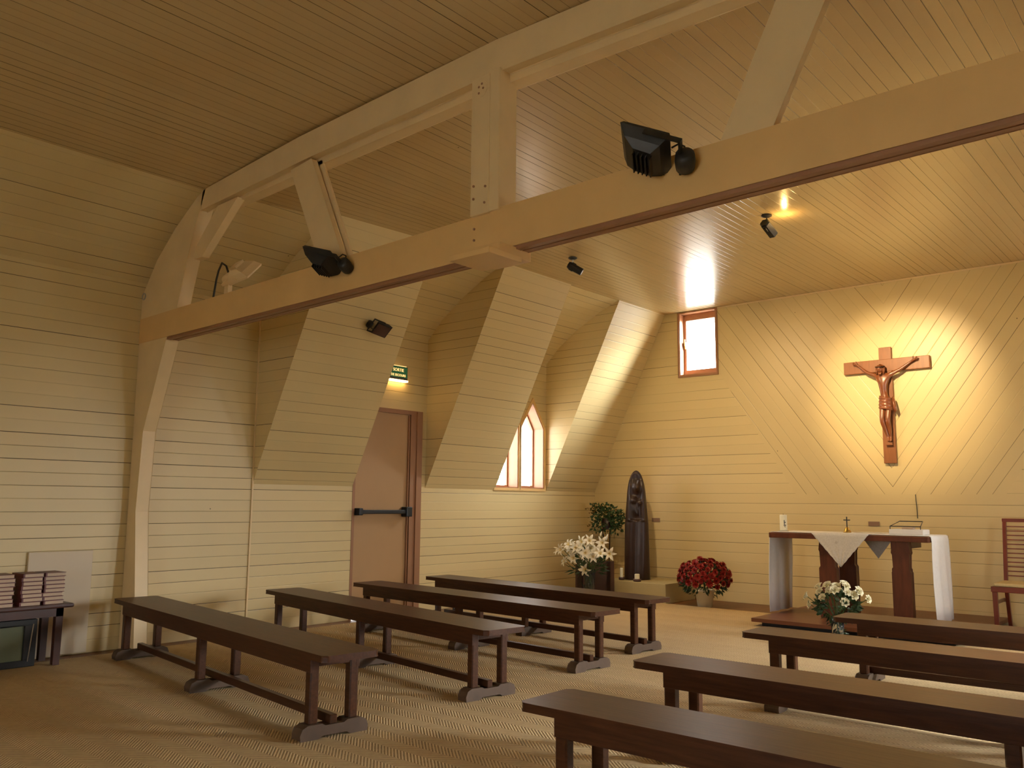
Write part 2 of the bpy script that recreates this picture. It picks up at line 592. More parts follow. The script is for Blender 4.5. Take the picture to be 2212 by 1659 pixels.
n = 1
for sgn in (1, -1):
    for l in LAN:
        lancet_window(n, *l, sgn)
        n += 1


def high_window(num, y0, y1):
    root = struct(bpy.data.objects.new('window_%d' % num, None)); COL.objects.link(root)
    z0, z1 = 3.12, 4.035

    def ring(o, i, d0, d1):
        bm = nb()
        (a0, b0, a1, b1), (c0, e0, c1, e1) = o, i
        for q in (((a0, b0), (c0, b1)), ((c1, b0), (a1, b1)), ((c0, b0), (c1, e0)), ((c0, e1), (c1, b1))):
            box(bm, (XA + d0, q[0][0], q[0][1]), (XA + d1, q[1][0], q[1][1]))
        return bm
    part('window_reveal', ring((y0, z0, y1, z1), (y0 + .012, z0 + .012, y1 - .012, z1 - .012), -.012, .21), M_FRAME, root)
    part('window_trim', ring((y0 - .025, z0 - .03, y1 + .025, z1 + .005), (y0, z0, y1, z1), -.02, -.001), M_DFRAME, root)
    part('casement', ring((y0 + .012, z0 + .012, y1 - .012, z1 - .012), (y0 + .055, z0 + .085, y1 - .055, z1 - .10), .10, .135), M_FRAME, root)
    bm = nb(); box(bm, (XA + .115, y0 + .055, z0 + .085), (XA + .12, y1 - .055, z1 - .10))
    part('window_pane', bm, M_PANE, root)
    bm = nb(); box(bm, (XA + .075, y1 - .05, 3.52), (XA + .10, y1 - .03, 3.62)); box(bm, (XA + .06, y1 - .05, 3.56), (XA + .075, y1 - .035, 3.66))
    part('window_handle', bm, M_BRASS, root, bevel=.003)


high_window(5, 5.56, 6.14)
high_window(6, 2 * YC - 6.14, 2 * YC - 5.56)


# glazed entrance doors in the back wall
root = struct(bpy.data.objects.new('door_3', None)); COL.objects.link(root)
bm = nb()
for y in (.15, 1.10, 2.06):
    box(bm, (XB - .05, y, .0), (XB, y + .04, 2.5))
for z in (0, 1.0, 2.44):
    for y in (.19, 1.14):
        box(bm, (XB - .05, y, z), (XB, y + .91, z + .06))
part('door_frame', bm, M_DFRAME, root)
bm = nb()
for y in (.19, 1.14):
    box(bm, (XB - .03, y, .06), (XB - .025, y + .91, 2.44))
part('door_pane', bm, M_PANE, root)


def side_door(num, sgn):
    base = YL if sgn > 0 else YR
    root = struct(bpy.data.objects.new('door_%d' % num, None)); COL.objects.link(root)
    Yb = lambda d: base + sgn * d
    bm = nb()
    box(bm, (7.04, Yb(-.02), 0), (7.23, Yb(.10), 2.38)); box(bm, (6.21, Yb(-.02), 2.33), (7.04, Yb(.10), 2.38))
    box(bm, (6.195, Yb(-.004), 0), (6.23, Yb(.10), 2.33)); box(bm, (7.13, Yb(-.035), 0), (7.215, Yb(-.02), 2.37))
    part('door_frame', bm, M_DFRAME, root)
    bm = nb()
    if sgn > 0:
        box(bm, (6.23, Yb(.01), .022), (7.04, Yb(.055), 2.33))
    else:       # the door across the nave is glazed
        for a, b_ in (((6.23, .022), (6.29, 2.33)), ((6.98, .022), (7.04, 2.33)), ((6.29, .022), (6.98, .14)), ((6.29, 2.25), (6.98, 2.33)), ((6.29, 1.10), (6.98, 1.16))):
            box(bm, (a[0], Yb(.01), a[1]), (b_[0], Yb(.055), b_[1]))
    part('door_leaf', bm, M_DOOR, root)
    if sgn < 0:
        bm = nb(); box(bm, (6.29, Yb(.03), .14), (6.98, Yb(.036), 2.25)); part('door_pane', bm, M_PANE, root)
    bm = nb(); box(bm, (7.015, Yb(-.012), .03), (7.028, Yb(.012), 2.32)); part('door_edge_strip', bm, M_DFRAME, root)
    bm = nb(); box(bm, (6.26, Yb(-.075), 1.155), (6.97, Yb(-.035), 1.20)); bar = part('panic_bar', bm, M_DARKM, root, bevel=.008)
    bm = nb(); box(bm, (6.94, Yb(-.09), 1.12), (7.03, Yb(.01), 1.235)); box(bm, (6.235, Yb(-.085), 1.14), (6.29, Yb(.01), 1.22))
    part('panic_bar_bracket', bm, M_DARKM, root, bevel=.01)


side_door(1, 1)
side_door(2, -1)

# flat batten down the outside corner of the left wall
bm = nb(); box(bm, (4.908, YL - .014, 0), (4.924, YL - .002, 3.15))
struct(part('trim_1', bm, M_TRUSS))
# thin cornice where the altar wall meets the ceiling
bm = nb(); box(bm, (XA - .012, .2, HC - .022), (XA - .001, 5.53, HC - .002))
struct(part('trim_2', bm, M_TRUSS))

# ------------------------------------------------------------------ roof truss
T = thing('roof_truss', 'cream painted timber truss with a long tie beam crossing the nave overhead', 'truss', (3.66, YC, 0))


def tp(name, bm, mat, bevel=.006, smooth=False):
    bmesh.ops.translate(bm, vec=(-3.66, -YC, 0), verts=bm.verts)
    return part(name, bm, mat, T, bevel=bevel, smooth=smooth)


def slantbox(bm, p0, p1, w, x0, x1):
    """member in the truss plane from p0 to p1 (y, z), width w"""
    d = Vector((p1[0] - p0[0], p1[1] - p0[1])).normalized()
    n_ = Vector((-d.y, d.x)) * w / 2
    prism(bm, [(p0[0] + n_.x, p0[1] + n_.y), (p1[0] + n_.x, p1[1] + n_.y), (p1[0] - n_.x, p1[1] - n_.y), (p0[0] - n_.x, p0[1] - n_.y)], x0, x1)


yk = 3.335
for a, b_ in (((yk, 2.735), (YL - .01, 2.685)), ((YR + .01, 2.80), (yk, 2.745))):
    bm = nb()
    h0, h1 = (.275, .245) if a[0] == yk else (.265, .275)
    prism(bm, [(a[0], a[1] + .022), (b_[0], b_[1] + .022), (b_[0], b_[1] + h1), (a[0], a[1] + h0)], 3.655, 3.71)
    prism(bm, [(a[0], a[1] + .022), (b_[0], b_[1] + .022), (b_[0], b_[1] + h1), (a[0], a[1] + h0)], 3.716, 3.775)
    tp('tie_beam', bm, M_BEAM, .004)
    bm = nb()
    prism(bm, [(a[0], a[1]), (b_[0], b_[1]), (b_[0], b_[1] + .022), (a[0], a[1] + .022)], 3.665, 3.705)
    prism(bm, [(a[0], a[1] + .004), (b_[0], b_[1] + .004), (b_[0], b_[1] + .022), (a[0], a[1] + .022)], 3.722, 3.772)
    tp('beam_moulding', bm, M_DFRAME, .003)
# king post
bm = nb(); box(bm, (3.635, 3.315, 3.005), (3.70, 3.465, 3.885)); box(bm, (3.64, 3.24, 3.01), (3.80, 3.318, 3.90))
kp = tp('king_post', bm, M_TRUSS, .006)
bm = nb(); lathe(bm, [(.052, 0), (.052, .006)], 20, mtx=Matrix.Translation((3.636, 3.385, 3.80)) @ Matrix.Rotation(R(-90), 4, 'Y')); tp('connector_disc', bm, M_TRUSS, 0)
for y, z in ((3.40, 3.815), (3.375, 3.83), (3.365, 3.80), (3.40, 3.775), (3.435, 3.19), (3.435, 3.11), (3.345, 3.07), (3.445, 2.93), (3.445, 2.86), (3.34, 3.17)):
    bm = nb(); lathe(bm, [(.008, 0), (.008, .006), (.004, .009)], 8, mtx=Matrix.Translation((3.634 if z > 3 else 3.655, y, z)) @ Matrix.Rotation(R(-90), 4, 'Y')); tp('bolt', bm, M_DFRAME, 0)
# corbel block under the beam joint
bm = nb(); prism(bm, [(3.345, 2.66), (3.665, 2.66), (3.665, 2.78), (3.345, 2.78)], 3.06, 3.37, 'z'); bm.free()
bm = nb(); box(bm, (3.40, 3.09, 2.665), (3.68, 3.40, 2.70)); box(bm, (3.52, 3.12, 2.70), (3.80, 3.40, 2.76)); tp('corbel_block', bm, M_BEAM, .004)
for sg in (1, -1):
    fy = (lambda y: y) if sg > 0 else (lambda y: 2 * YC - y)
    yk = YC
    crease = [(7.37, 0), (7.41, .45), (7.50, 1.19), (7.46, 1.90), (7.32, 2.25), (7.155, 2.68), (7.0, 2.94), (6.86, 3.39), (6.76, 3.66), (6.70, 3.78)]
    outer = [(6.62, 3.95), (6.75, 3.90), (7.1, 3.69), (7.4, 3.45), (YL - .01, 3.15), (YL - .01, 0)]
    bm = nb(); prism(bm, [(fy(y), z) for y, z in crease + outer], 3.66, 3.78); tp('wall_post', bm, M_TRUSS, .004)
    bm = nb(); prism(bm, [(fy(y), z) for y, z in ((6.46, 3.76), (6.16, 3.775), (6.68, 3.36), (6.80, 3.36), (6.79, 3.46))], 3.69, 3.76); tp('knee_block', bm, M_TRUSS, .004)
    # collar under the ceiling, in two layers
    prof = [(6.70, 3.77), (5.1, 3.845), (yk, 3.89), (yk, 4.10), (5.3, 4.035), (6.66, 3.94)]
    bm = nb(); prism(bm, [(fy(y), z) for y, z in prof], 3.66, 3.73)
    prof = [(6.55, 3.755), (5.1, 3.80), (yk, 3.84), (yk, 4.05), (5.3, 4.0), (6.55, 3.93)]
    prism(bm, [(fy(y), z) for y, z in prof], 3.735, 3.84)
    tp('collar_beam', bm, M_TRUSS, .004)
    bm = nb(); prism(bm, [(fy(y), z) for y, z in ((5.40, 3.80), (5.14, 3.83), (4.725, 2.98), (4.985, 2.98))], 3.67, 3.72)
    prism(bm, [(fy(y), z) for y, z in ((5.36, 3.80), (5.10, 3.83), (4.69, 2.98), (4.95, 2.98))], 3.735, 3.755)
    tp('web_brace', bm, M_TRUSS, .004)
bm = nb(); tube(bm, [(3.65, 7.59 + .03 * math.sin(t * math.pi / 5), 3.14 + .03 * math.cos(t * math.pi / 5)) for t in range(11)], .005, 6)
tp('ring_hook', bm, M_STEEL, 0)

# ------------------------------------------------------------------ light fittings


def floodlight(name, label, loc, ax, up, glass=True, group=None, k=1.0, mat=None, cord=True):
    """ax: direction the body points away from its mount; up: the side its glass faces"""
    ax = Vector(ax).normalized(); up = Vector(up); up = (up - ax * up.dot(ax)).normalized(); s = up.cross(ax)
    mt = mat or M_BLACK
    root = thing(name, label, 'floodlight', loc, 0, group)
    Mx = Matrix((ax, s, up)).transposed().to_4x4() @ Matrix.Scale(k, 4)
    bm = nb()
    rim = [(.085, -.11, .035), (.30, -.11, .035), (.30, .11, .035), (.085, .11, .035)]
    mid = [(.075, -.115, .02), (.31, -.115, .02), (.31, .115, .02), (.075, .115, .02)]
    low = [(.10, -.10, -.035), (.27, -.10, -.03), (.27, .10, -.03), (.10, .10, -.035)]
    bot = [(.13, -.075, -.07), (.215, -.075, -.065), (.215, .075, -.065), (.13, .075, -.07)]
    rr = [[bm.verts.new(p) for p in q] for q in (bot, low, mid, rim)]
    for a, b_ in zip(rr, rr[1:]):
        for i in range(4):
            bm.faces.new((a[i], a[(i + 1) % 4], b_[(i + 1) % 4], b_[i]))
    bm.faces.new(rr[0]); bm.faces.new(rr[-1][::-1])
    for i in range(5):
        box(bm, (.125 + .02 * i, -.06, -.088), (.130 + .02 * i, .06, -.06))
    bmesh.ops.transform(bm, matrix=Mx, verts=bm.verts); part('housing', bm, mt, root)
    bm = nb(); box(bm, (.095, -.10, .034), (.29, .10, .038)); bmesh.ops.transform(bm, matrix=Mx, verts=bm.verts)
    part('glass', bm, M_BOX, root)
    bm = nb(); box(bm, (.02, -.125, -.012), (.19, -.118, .012)); box(bm, (.02, .118, -.012), (.19, .125, .012)); box(bm, (.015, -.125, -.012), (.025, .125, .012))
    bmesh.ops.transform(bm, matrix=Mx, verts=bm.verts); part('bracket', bm, mt, root)
    bm = nb(); lathe(bm, [(.02, -.05), (.042, -.042), (.046, 0), (.042, .042), (.02, .05)], 16, mtx=Mx @ Matrix.Rotation(R(90), 4, 'X')); part('junction_box', bm, mt, root, smooth=True)
    if cord:
        bm = nb(); tube(bm, [Mx @ Vector(p) for p in ((.02, 0, .045), (.035, 0, .075), (.065, 0, .08), (.085, 0, .05))], .005, 6); part('cord', bm, M_CORD, root)
    return root


floodlight('floodlight', 'black floodlight on the tie beam right of the king post', (3.585, 1.975, 2.955), (-.30, .80, .36), (.35, -.05, .85), group='floodlights aimed at the ceiling', k=1.12)
floodlight('floodlight', 'black floodlight on the tie beam at the foot of the left slanting brace', (3.60, 4.60, 2.895), (-.30, .86, .26), (.30, -.05, .85), group='floodlights aimed at the ceiling')
floodlight('floodlight', 'black floodlight with its glass facing down on the slanting wall left of the exit sign', (5.66, 6.80, 3.11), (.80, -.25, -.22), (-.25, -.45, -.75), k=.72)
w = floodlight('floodlight', 'off white floodlight with a looping cable behind the left end of the tie beam', (3.88, 6.55, 3.185), (.10, -.75, .12), (.55, -.35, -.45), mat=M_TRUSS, cord=False)
bm = nb()
box(bm, (-.02, -.03, -.16), (.02, .03, .0)); part('mounting_arm', bm, M_TRUSS, w)
bm = nb(); tube(bm, [(.0, .0, .04), (0, .05, .12), (0, .12, .16), (0, .17, .10), (0, .20, .02), (0, .23, -.12), (0, .24, -.2)], .009, 8); part('cable', bm, M_CORD, w, smooth=True)


def ceiling_spot(label, loc, direction, L=.17, n=20, glow=False, r=.042):
    root = thing('ceiling_spotlight', label, 'spotlight', loc, 0, 'small spotlights on the altar ceiling')
    bm = nb(); lathe(bm, [(.05, 0), (.05, -.012), (.03, -.022), (.008, -.026)], 20); part('canopy', bm, M_BLACK, root)
    bm = nb(); tube(bm, [(0, 0, -.02), (0, 0, -.085)], .006, 8); part('stem', bm, M_STEEL if not glow else M_BLACK, root)
    d = Vector(direction).normalized()
    q = d.to_track_quat('-Z', 'Y').to_matrix().to_4x4()
    Mx = Matrix.Translation((0, 0, -.11)) @ q
    bm = nb(); lathe(bm, [(r * .8, .06), (r, .045), (r, -L + .05), (r * .86, -L + .05)], n, mtx=Mx); part('lamp_can', bm, M_BLACK, root)
    bm = nb(); lathe(bm, [(r * .7, -L + .056), (r * .7, -L + .048)], n, mtx=Mx); part('lens', bm, M_SPOTG if glow else M_STEEL, root)
    bm = nb(); box(bm, (-.012, -r - .006, -.02), (.012, r + .006, .03), Mx); part('yoke', bm, M_BLACK, root)
    return root, Vector(loc) + Vector((0, 0, -.11)) + d * (L - .03)


_, tip1 = ceiling_spot('small black spotlight on the altar ceiling nearest the left wall', (7.62, 5.645, HC), (.55, -.75, -.55), glow=False)
l1 = bpy.data.lights.new('spotlight_beam', 'SPOT')
l1.energy = 290; l1.color = (1.0, .70, .38); l1.spot_size = R(105); l1.spot_blend = 1.0; l1.shadow_soft_size = .035
o1 = bpy.data.objects.new('spotlight_beam', l1); COL.objects.link(o1)
o1.location = tip1
o1.rotation_euler = (Vector((10.6, 4.9, 1.1)) - tip1).to_track_quat('-Z', 'Y').to_euler()
lamp, tip = ceiling_spot('lit black spotlight on the ceiling aimed at the crucifix', (7.62, 3.335, HC), (3.2, -.18, -1.35), L=.18, n=6, glow=True, r=.05)
ld = bpy.data.lights.new('spotlight_beam', 'SPOT')
ld.energy = 720; ld.color = (1.0, .72, .38); ld.spot_size = R(42); ld.spot_blend = 1.0; ld.shadow_soft_size = .03
lo = bpy.data.objects.new('spotlight_beam', ld); COL.objects.link(lo)
lo.location = tip
lo.rotation_euler = (Vector((XA, 3.16, 2.68)) - tip).to_track_quat('-Z', 'Y').to_euler()
lw = bpy.data.lights.new('spotlight_spill', 'SPOT')
lw.energy = 95; lw.color = (1.0, .62, .25); lw.spot_size = R(78); lw.spot_blend = 1.0; lw.shadow_soft_size = .04
ls_ = bpy.data.objects.new('spotlight_spill', lw); COL.objects.link(ls_)
ls_.location = tip; ls_.rotation_euler = lo.rotation_euler
# light escaping from the vents at the back of the lit can
lv = bpy.data.lights.new('spotlight_vent_glow', 'POINT')
lv.energy = 3.4; lv.color = (1.0, .60, .20); lv.shadow_soft_size = .015
lo = bpy.data.objects.new('spotlight_vent_glow', lv); COL.objects.link(lo)
lo.location = (7.70, 3.19, 3.95)

# ------------------------------------------------------------------ exit sign
root = thing('exit_sign', 'small lit green emergency exit sign on the wall above the side door', 'sign', (6.795, YL - .03, 2.81))
bm = nb(); box(bm, (-.14, -.02, -.08), (.14, .028, .082)); part('sign_box', bm, M_DARKM, root, bevel=.004)
bm = nb(); box(bm, (-.132, -.024, -.052), (.132, -.0205, .074)); part('sign_face', bm, M_SIGN, root)
bm = nb(); box(bm, (-.14, -.03, -.10), (.14, .02, -.081)); part('lamp_strip', bm, M_TUBE, root)
bm = nb(); box(bm, (-.135, -.02, .083), (.12, .01, .09)); part('top_edge', bm, M_SIGNT, root)
for txt, z, sz in (('SORTIE', .018, .052), ('DE SECOURS', -.040, .040)):
    cu = bpy.data.curves.new('sign_text', 'FONT'); cu.body = txt; cu.size = sz; cu.align_x = 'CENTER'; cu.extrude = .0015
    tmp = bpy.data.objects.new('tmp_text', cu); COL.objects.link(tmp)
    me = bpy.data.meshes.new_from_object(tmp.evaluated_get(bpy.context.evaluated_depsgraph_get()))
    bpy.data.objects.remove(tmp)
    me.transform(Matrix.Translation((-.012, -.026, z)) @ Matrix.Rotation(R(90), 4, 'X'))
    me.materials.clear()
    link('lettering', me, M_SIGNT, root)

# ------------------------------------------------------------------ benches


def make_bench(L=3.3):
    root = thing('bench', '', 'bench')
    h, e = .465, L / 2
    bm = nb()
    c = .028
    hw = .178
    prism(bm, [(-hw + c, -e), (hw - c, -e), (hw, -e + c), (hw, e - c), (hw - c, e), (-hw + c, e), (-hw, e - c), (-hw, -e + c)], h - .036, h, 'z')
    part('seat', bm, M_BENCH, root, bevel=.008, seg=2)
    ls = (-e + .20, 0, e - .20)
    for s in (-1, 1):
        bm = nb(); box(bm, (s * .145 - .011, -e + .17, h - .115), (s * .145 + .011, e - .17, h - .036)); part('apron', bm, M_BENCH, root, bevel=.002, seg=1)
    for y in ls:
        for s in (-1, 1):
            bm = nb(); box(bm, (s * .125 - .027, y - .029, .075), (s * .125 + .027, y + .029, h - .036)); part('leg', bm, M_BENCH, root, bevel=.007, seg=1)
        bm = nb(); box(bm, (-.10, y - .018, h - .085), (.10, y + .018, h - .036)); part('cross_rail', bm, M_BENCH, root)
        bm = nb()
        pts = [(-.205, .0), (-.10, .0), (-.075, .018), (.075, .018), (.10, 0), (.205, 0), (.212, .03), (.195, .06), (.165, .078), (.08, .078), (.06, .062), (-.06, .062), (-.08, .078), (-.165, .078), (-.195, .06), (-.212, .03)]
        prism(bm, pts, y - .045, y + .045, 'y'); part('foot', bm, M_FOOT, root, bevel=.004, seg=1)
    bm = nb(); box(bm, (-.022, ls[0] - .03, .064), (.022, ls[2] + .03, .112)); part('stretcher', bm, M_BENCH, root, bevel=.004, seg=1)
    return root


# near end centre, far end centre, label
BN = [((3.12, 3.80), (3.60, 7.27), 'long dark bench nearest the front left corner of the view, beside the book table'),
      ((4.40, 3.80), (4.89, 7.02), 'dark bench in the left block, second from the book table'),
      ((5.66, 3.86), (5.905, 7.02), 'dark bench in the left block whose far end stands before the side door'),
      ((6.66, 4.00), (6.95, 7.05), 'dark bench in the left block nearest the flowers and the statue'),
      ((3.03, -.95), (3.03, 2.40), 'dark bench in the lower right corner, nearest the viewer in the right block'),
      ((4.17, -.95), (4.15, 2.57), 'dark bench with an orange glint on its seat, second in the right block'),
      ((5.50, -.90), (5.52, 2.61), 'dark bench in the right block just in front of the vase of white roses'),
      ((6.80, -.90), (6.70, 2.46), 'dark bench in the right block nearest the altar table')]
proto = make_bench(3.3)
for i, (a, b_, lab) in enumerate(BN):
    o = proto if i == 0 else copy_tree(proto)
    d = Vector((b_[0] - a[0], b_[1] - a[1]))
    o.location = ((a[0] + b_[0]) / 2, (a[1] + b_[1]) / 2, .0130)
    o.rotation_euler = (0, 0, math.atan2(-d.x, d.y))
    o.scale = (1, d.length / 3.3, 1)
    tag(o, lab, 'bench', 'wooden benches on the carpet')

# ------------------------------------------------------------------ altar
bm = nb(); box(bm, (8.86, 2.14, .055), (XA - .01, 4.20, .095)); root = thing('altar_platform', 'low red brown wooden platform under the altar table', 'platform', (8.86, 3.17, 0))
bmesh.ops.translate(bm, vec=(-8.86, -3.17, 0), verts=bm.verts); part('platform_top', bm, M_PLAT, root, bevel=.004)
bm = nb(); box(bm, (.09, -.95, 0.0128), (1.95, .95, .055)); part('plinth', bm, M_BLACK, root)  # black colour stands in for the shadow gap under the platform edge

root = thing('altar_table', 'dark red wooden altar table on notched plank legs before the crucifix', 'table', (9.65, 3.35, .0965))
bm = nb(); box(bm, (-.35, -.85, .835), (.40, .82, .893)); part('tabletop', bm, M_ALTAR, root, bevel=.008)
for x, y in ((-.2, .21), (.30, .175), (-.2, -.545), (.30, -.395)):
    bm = nb()
    w2 = .082
    pts = [(y - w2 - .012, 0), (y + w2 + .012, 0), (y + w2 + .006, .52), (y + w2 - .01, .545), (y + w2 - .004, .70), (y + w2 + .008, .72), (y + w2 - .008, .835),
           (y - w2 + .008, .835), (y - w2 - .008, .72), (y - w2 + .004, .70), (y - w2 + .01, .545), (y - w2 - .006, .52)]
    prism(bm, pts, x - .045, x + .045); part('leg', bm, M_ALTAR, root, bevel=.006)
bm = nb(); box(bm, (-.2, .10, .76), (.3, .28, .834)); box(bm, (-.2, -.60, .76), (.3, -.44, .834)); part('rail', bm, M_ALTAR, root)

# long white altar cloth: over the top and down both ends
ZT = .9915


def cloth(pathpts, x0, x1, nx=22, wav=.012, th=.003, zlo=.6):
    bm = nb()
    rows = []
    for j, (y, z) in enumerate(pathpts):
        row = []
        for i in range(nx + 1):
            t = i / nx
            x = x0 + (x1 - x0) * t
            hang = max(0, min(1, (ZT - z) / .4))
            row.append(bm.verts.new((x, y + hang * wav * math.sin(t * 15 + z * 2), z)))
        rows.append(row)
    for a, b_ in zip(rows, rows[1:]):
        for i in range(nx):
            bm.faces.new((a[i], a[i + 1], b_[i + 1], b_[i]))
    return bm


def solid(o, th=.004):
    md = o.modifiers.new('thickness', 'SOLIDIFY'); md.thickness = th; md.offset = 1
    return o


path = [(2.475, .13), (2.478, .3), (2.482, .5), (2.486, .75), (2.488, .94), (2.494, .985), (2.51, ZT + .002), (2.8, ZT + .002), (3.35, ZT + .002), (3.9, ZT + .002), (4.165, ZT + .002), (4.178, .985), (4.185, .94), (4.19, .7), (4.20, .4), (4.205, .11)]
o = part('altar_cloth', cloth(path, 9.36, 9.98), M_LINEN, None, smooth=True)
solid(o); tag(o, 'long white altar cloth hanging down both ends of the altar table', 'tablecloth')
# embroidered square laid cornerwise, its point hanging over the front edge
bm = nb()
rows = []
for j in range(13):
    s = j / 12       # 0 at the top edge crease, 1 at the point
    hw = .30 * (1 - s) + .006
    z = ZT + .006 - .345 * s
    rows.append([bm.verts.new((9.287 - .008 * math.sin(k * 1.3) * s, 3.375 + hw * (k / 10 - 1), z + (.006 if (k in (0, 20) and j % 2) else 0))) for k in range(21)])
for a, b_ in zip(rows, rows[1:]):
    for k in range(20):
        bm.faces.new((a[k], a[k + 1], b_[k + 1], b_[k]))
top = [bm.verts.new((9.36 + .20 * (1 - abs(k / 10 - 1)), 3.375 + .30 * (k / 10 - 1), ZT + .009)) for k in range(21)]
for k in range(20):
    bm.faces.new((rows[0][k], top[k], top[k + 1], rows[0][k + 1]))
o = solid(part('lace_doily', bm, M_LACE, None, smooth=True), .002)
tag(o, 'grey white embroidered cloth whose point hangs over the front of the altar table', 'cloth')
bm = nb()
for q in range(8):   # small embroidered flower
    an = q * math.pi / 4
    lathe(bm, [(.004, 0), (.004, .002)], 6, c=(9.2785, 3.41 + .009 * math.cos(an), .905 + .009 * math.sin(an)), mtx=None)
part('embroidery', bm, M_GREY, o)
bm = nb()
prism(bm, [(3.40, .935), (3.07, .935), (3.235, .71)], 10.062, 10.066)
o = part('lace_doily', bm, M_LACE)
tag(o, 'small pointed lace cloth hanging behind the altar table, right of the middle', 'cloth')
bm = nb(); prism(bm, [(3.06, .996), (3.41, .996), (3.235, .999)], 9.8, 10.07); bm.free()
bm = nb(); box(bm, (9.75, 3.08, ZT + .0085), (10.066, 3.39, ZT + .011)); box(bm, (10.062, 3.08, .93), (10.066, 3.39, ZT + .011)); part('cloth_top', bm, M_LACE, o)

# candle, bell, missal stand
root = thing('pillar_candle', 'tall white pillar candle with a dark emblem on the left end of the altar', 'candle', (9.62, 4.13, ZT + .006))
bm = nb(); lathe(bm, [(.040, 0), (.041, .01), (.041, .175), (.037, .185), (.012, .178)], 24); part('wax', bm, M_WAX, root, smooth=False)
bm = nb(); tube(bm, [(0, 0, .178), (.002, 0, .198)], .0025, 6); part('wick', bm, M_BLACK, root)
dirc = Vector((-.80, -.35, 0)).normalized(); sd = Vector((-dirc.y, dirc.x, 0))
bm = nb()
for u0, u1, z0, z1 in ((-.004, .004, .055, .125), (-.016, .016, .095, .104), (-.018, -.008, .060, .072), (.008, .018, .060, .072), (-.014, .014, .045, .052)):
    vs = []
    for u in (u0, u1):
        for z in (z0, z1):
            a_ = math.sqrt(max(0, .0418 ** 2 - u * u))
            vs.append(bm.verts.new(dirc * a_ + sd * (u + .008) + Vector((0, 0, z))))
    bm.faces.new((vs[0], vs[2], vs[3], vs[1]))
part('emblem', bm, M_DARKM, root)
bm = nb(); lathe(bm, [(.055, 0), (.06, .004), (.045, .008)], 20); part('drip_plate', bm, M_STEEL, root)

root = thing('altar_bell', 'small brass hand bell with a cross handle on the middle of the altar', 'bell', (9.62, 3.41, ZT + .010))
bm = nb(); lathe(bm, [(.043, 0), (.040, .012), (.030, .03), (.024, .048), (.012, .056), (.006, .062)], 24); part('bell_cup', bm, M_BRASS, root, smooth=True)
bm = nb(); tube(bm, [(0, 0, .06), (0, 0, .17)], .006, 8); tube(bm, [(0, -.035, .135), (0, .035, .135)], .006, 8); part('cross_handle', bm, M_DARKM, root)

root = thing('book_stand', 'low missal stand with a wire frame on the right part of the altar', 'book stand', (9.66, 2.78, ZT + .006))
bm = nb(); box(bm, (-.12, -.17, 0), (.12, .17, .055)); part('base', bm, M_LINEN, root, bevel=.01)
bm = nb(); c4 = [(-.10, -.14, .085), (-.10, .16, .085), (.10, .12, .135), (.10, -.11, .135), (-.10, -.14, .085)]
tube(bm, c4, .005, 6); tube(bm, [(-.10, -.14, .055), (-.10, -.14, .09)], .004, 6); tube(bm, [(-.10, .16, .055), (-.10, .16, .09)], .004, 6); part('wire_frame', bm, M_DARKM, root)
bm = nb(); box(bm, (-.05, -.05, .056), (.04, .06, .075)); part('book', bm, M_PAGE, root, bevel=.004)

# ------------------------------------------------------------------ crucifix
root = thing('crucifix', 'carved wooden crucifix lit by the spotlight on the altar wall', 'crucifix', (XA, 3.29, 1.80))
bm = nb(); box(bm, (-.055, -.072, 0), (-.006, .072, 1.415)); part('upright', bm, M_CROSS, root, bevel=.006)
bm = nb(); box(bm, (-.058, -.505, 1.115), (-.010, .50, 1.268)); part('crossbar', bm, M_CROSS, root, bevel=.006)
G = []


def J(p, r):
    G.append((Vector(p), r)); return len(G) - 1


E_ = []
px = -.105
pel = J((px, .0, .745), .055)
wst = J((px, .015, .84), .044); E_.append((pel, wst))
che = J((px - .008, .02, .96), .058); E_.append((wst, che))
upc = J((px - .005, .02, 1.035), .058); E_.append((che, upc))
nk = J((px - .015, .03, 1.09), .024); E_.append((upc, nk))
for s, hy, hz in ((1, .345, 1.235), (-1, -.355, 1.235)):
    sh = J((px + .005, .02 + s * .072, 1.062), .030); E_.append((upc, sh))
    el = J((px + .012, .02 + s * .19, 1.115), .021); E_.append((sh, el))
    wr = J((px + .02, s * .30, 1.20), .014); E_.append((el, wr))
    ha = J((px + .02, hy - s * .01, hz - .012), .016); E_.append((wr, ha))
    for k, (a_, ln) in enumerate(((-.55, .034), (-.2, .042), (.15, .044), (.5, .038))):
        dy, dz = math.cos(a_) * s, math.sin(a_) + .45
        f1 = J((px + .012, hy - s * .01 + dy * .016, hz - .012 + dz * .016), .006)
        f2 = J((px - .004, hy - s * .01 + dy * ln, hz - .012 + dz * ln), .005); E_ += [(ha, f1), (f1, f2)]
    t1 = J((px + .008, hy - s * .022, hz + .012), .006); t2 = J((px - .006, hy - s * .014, hz + .03), .005); E_ += [(ha, t1), (t1, t2)]
for s in (1, -1):
    hp = J((px - .002, s * .034, .70), .044); E_.append((pel, hp))
    kn = J((px - .045, s * .032 + .008, .505), .031); E_.append((hp, kn))
    ca = J((px - .012, s * .026 - .004, .42), .028); E_.append((kn, ca))
    an_ = J((px + .012, s * .016 - .018, .315), .017); E_.append((ca, an_))
    ft = J((px - .012, s * .010 - .026, .255), .016); E_.append((an_, ft))
me = bpy.data.meshes.new('corpus')
me.from_pydata([tuple(p) for p, r in G], E_, [])
ob = bpy.data.objects.new('corpus_tmp', me); COL.objects.link(ob)
sk = ob.modifiers.new('skin', 'SKIN'); sk.use_smooth_shade = True
for i, (p, r) in enumerate(G):
    me.skin_vertices[0].data[i].radius = (r * .85, r)
me.skin_vertices[0].data[0].use_root = True
su = ob.modifiers.new('sub', 'SUBSURF'); su.levels = 2; su.render_levels = 2
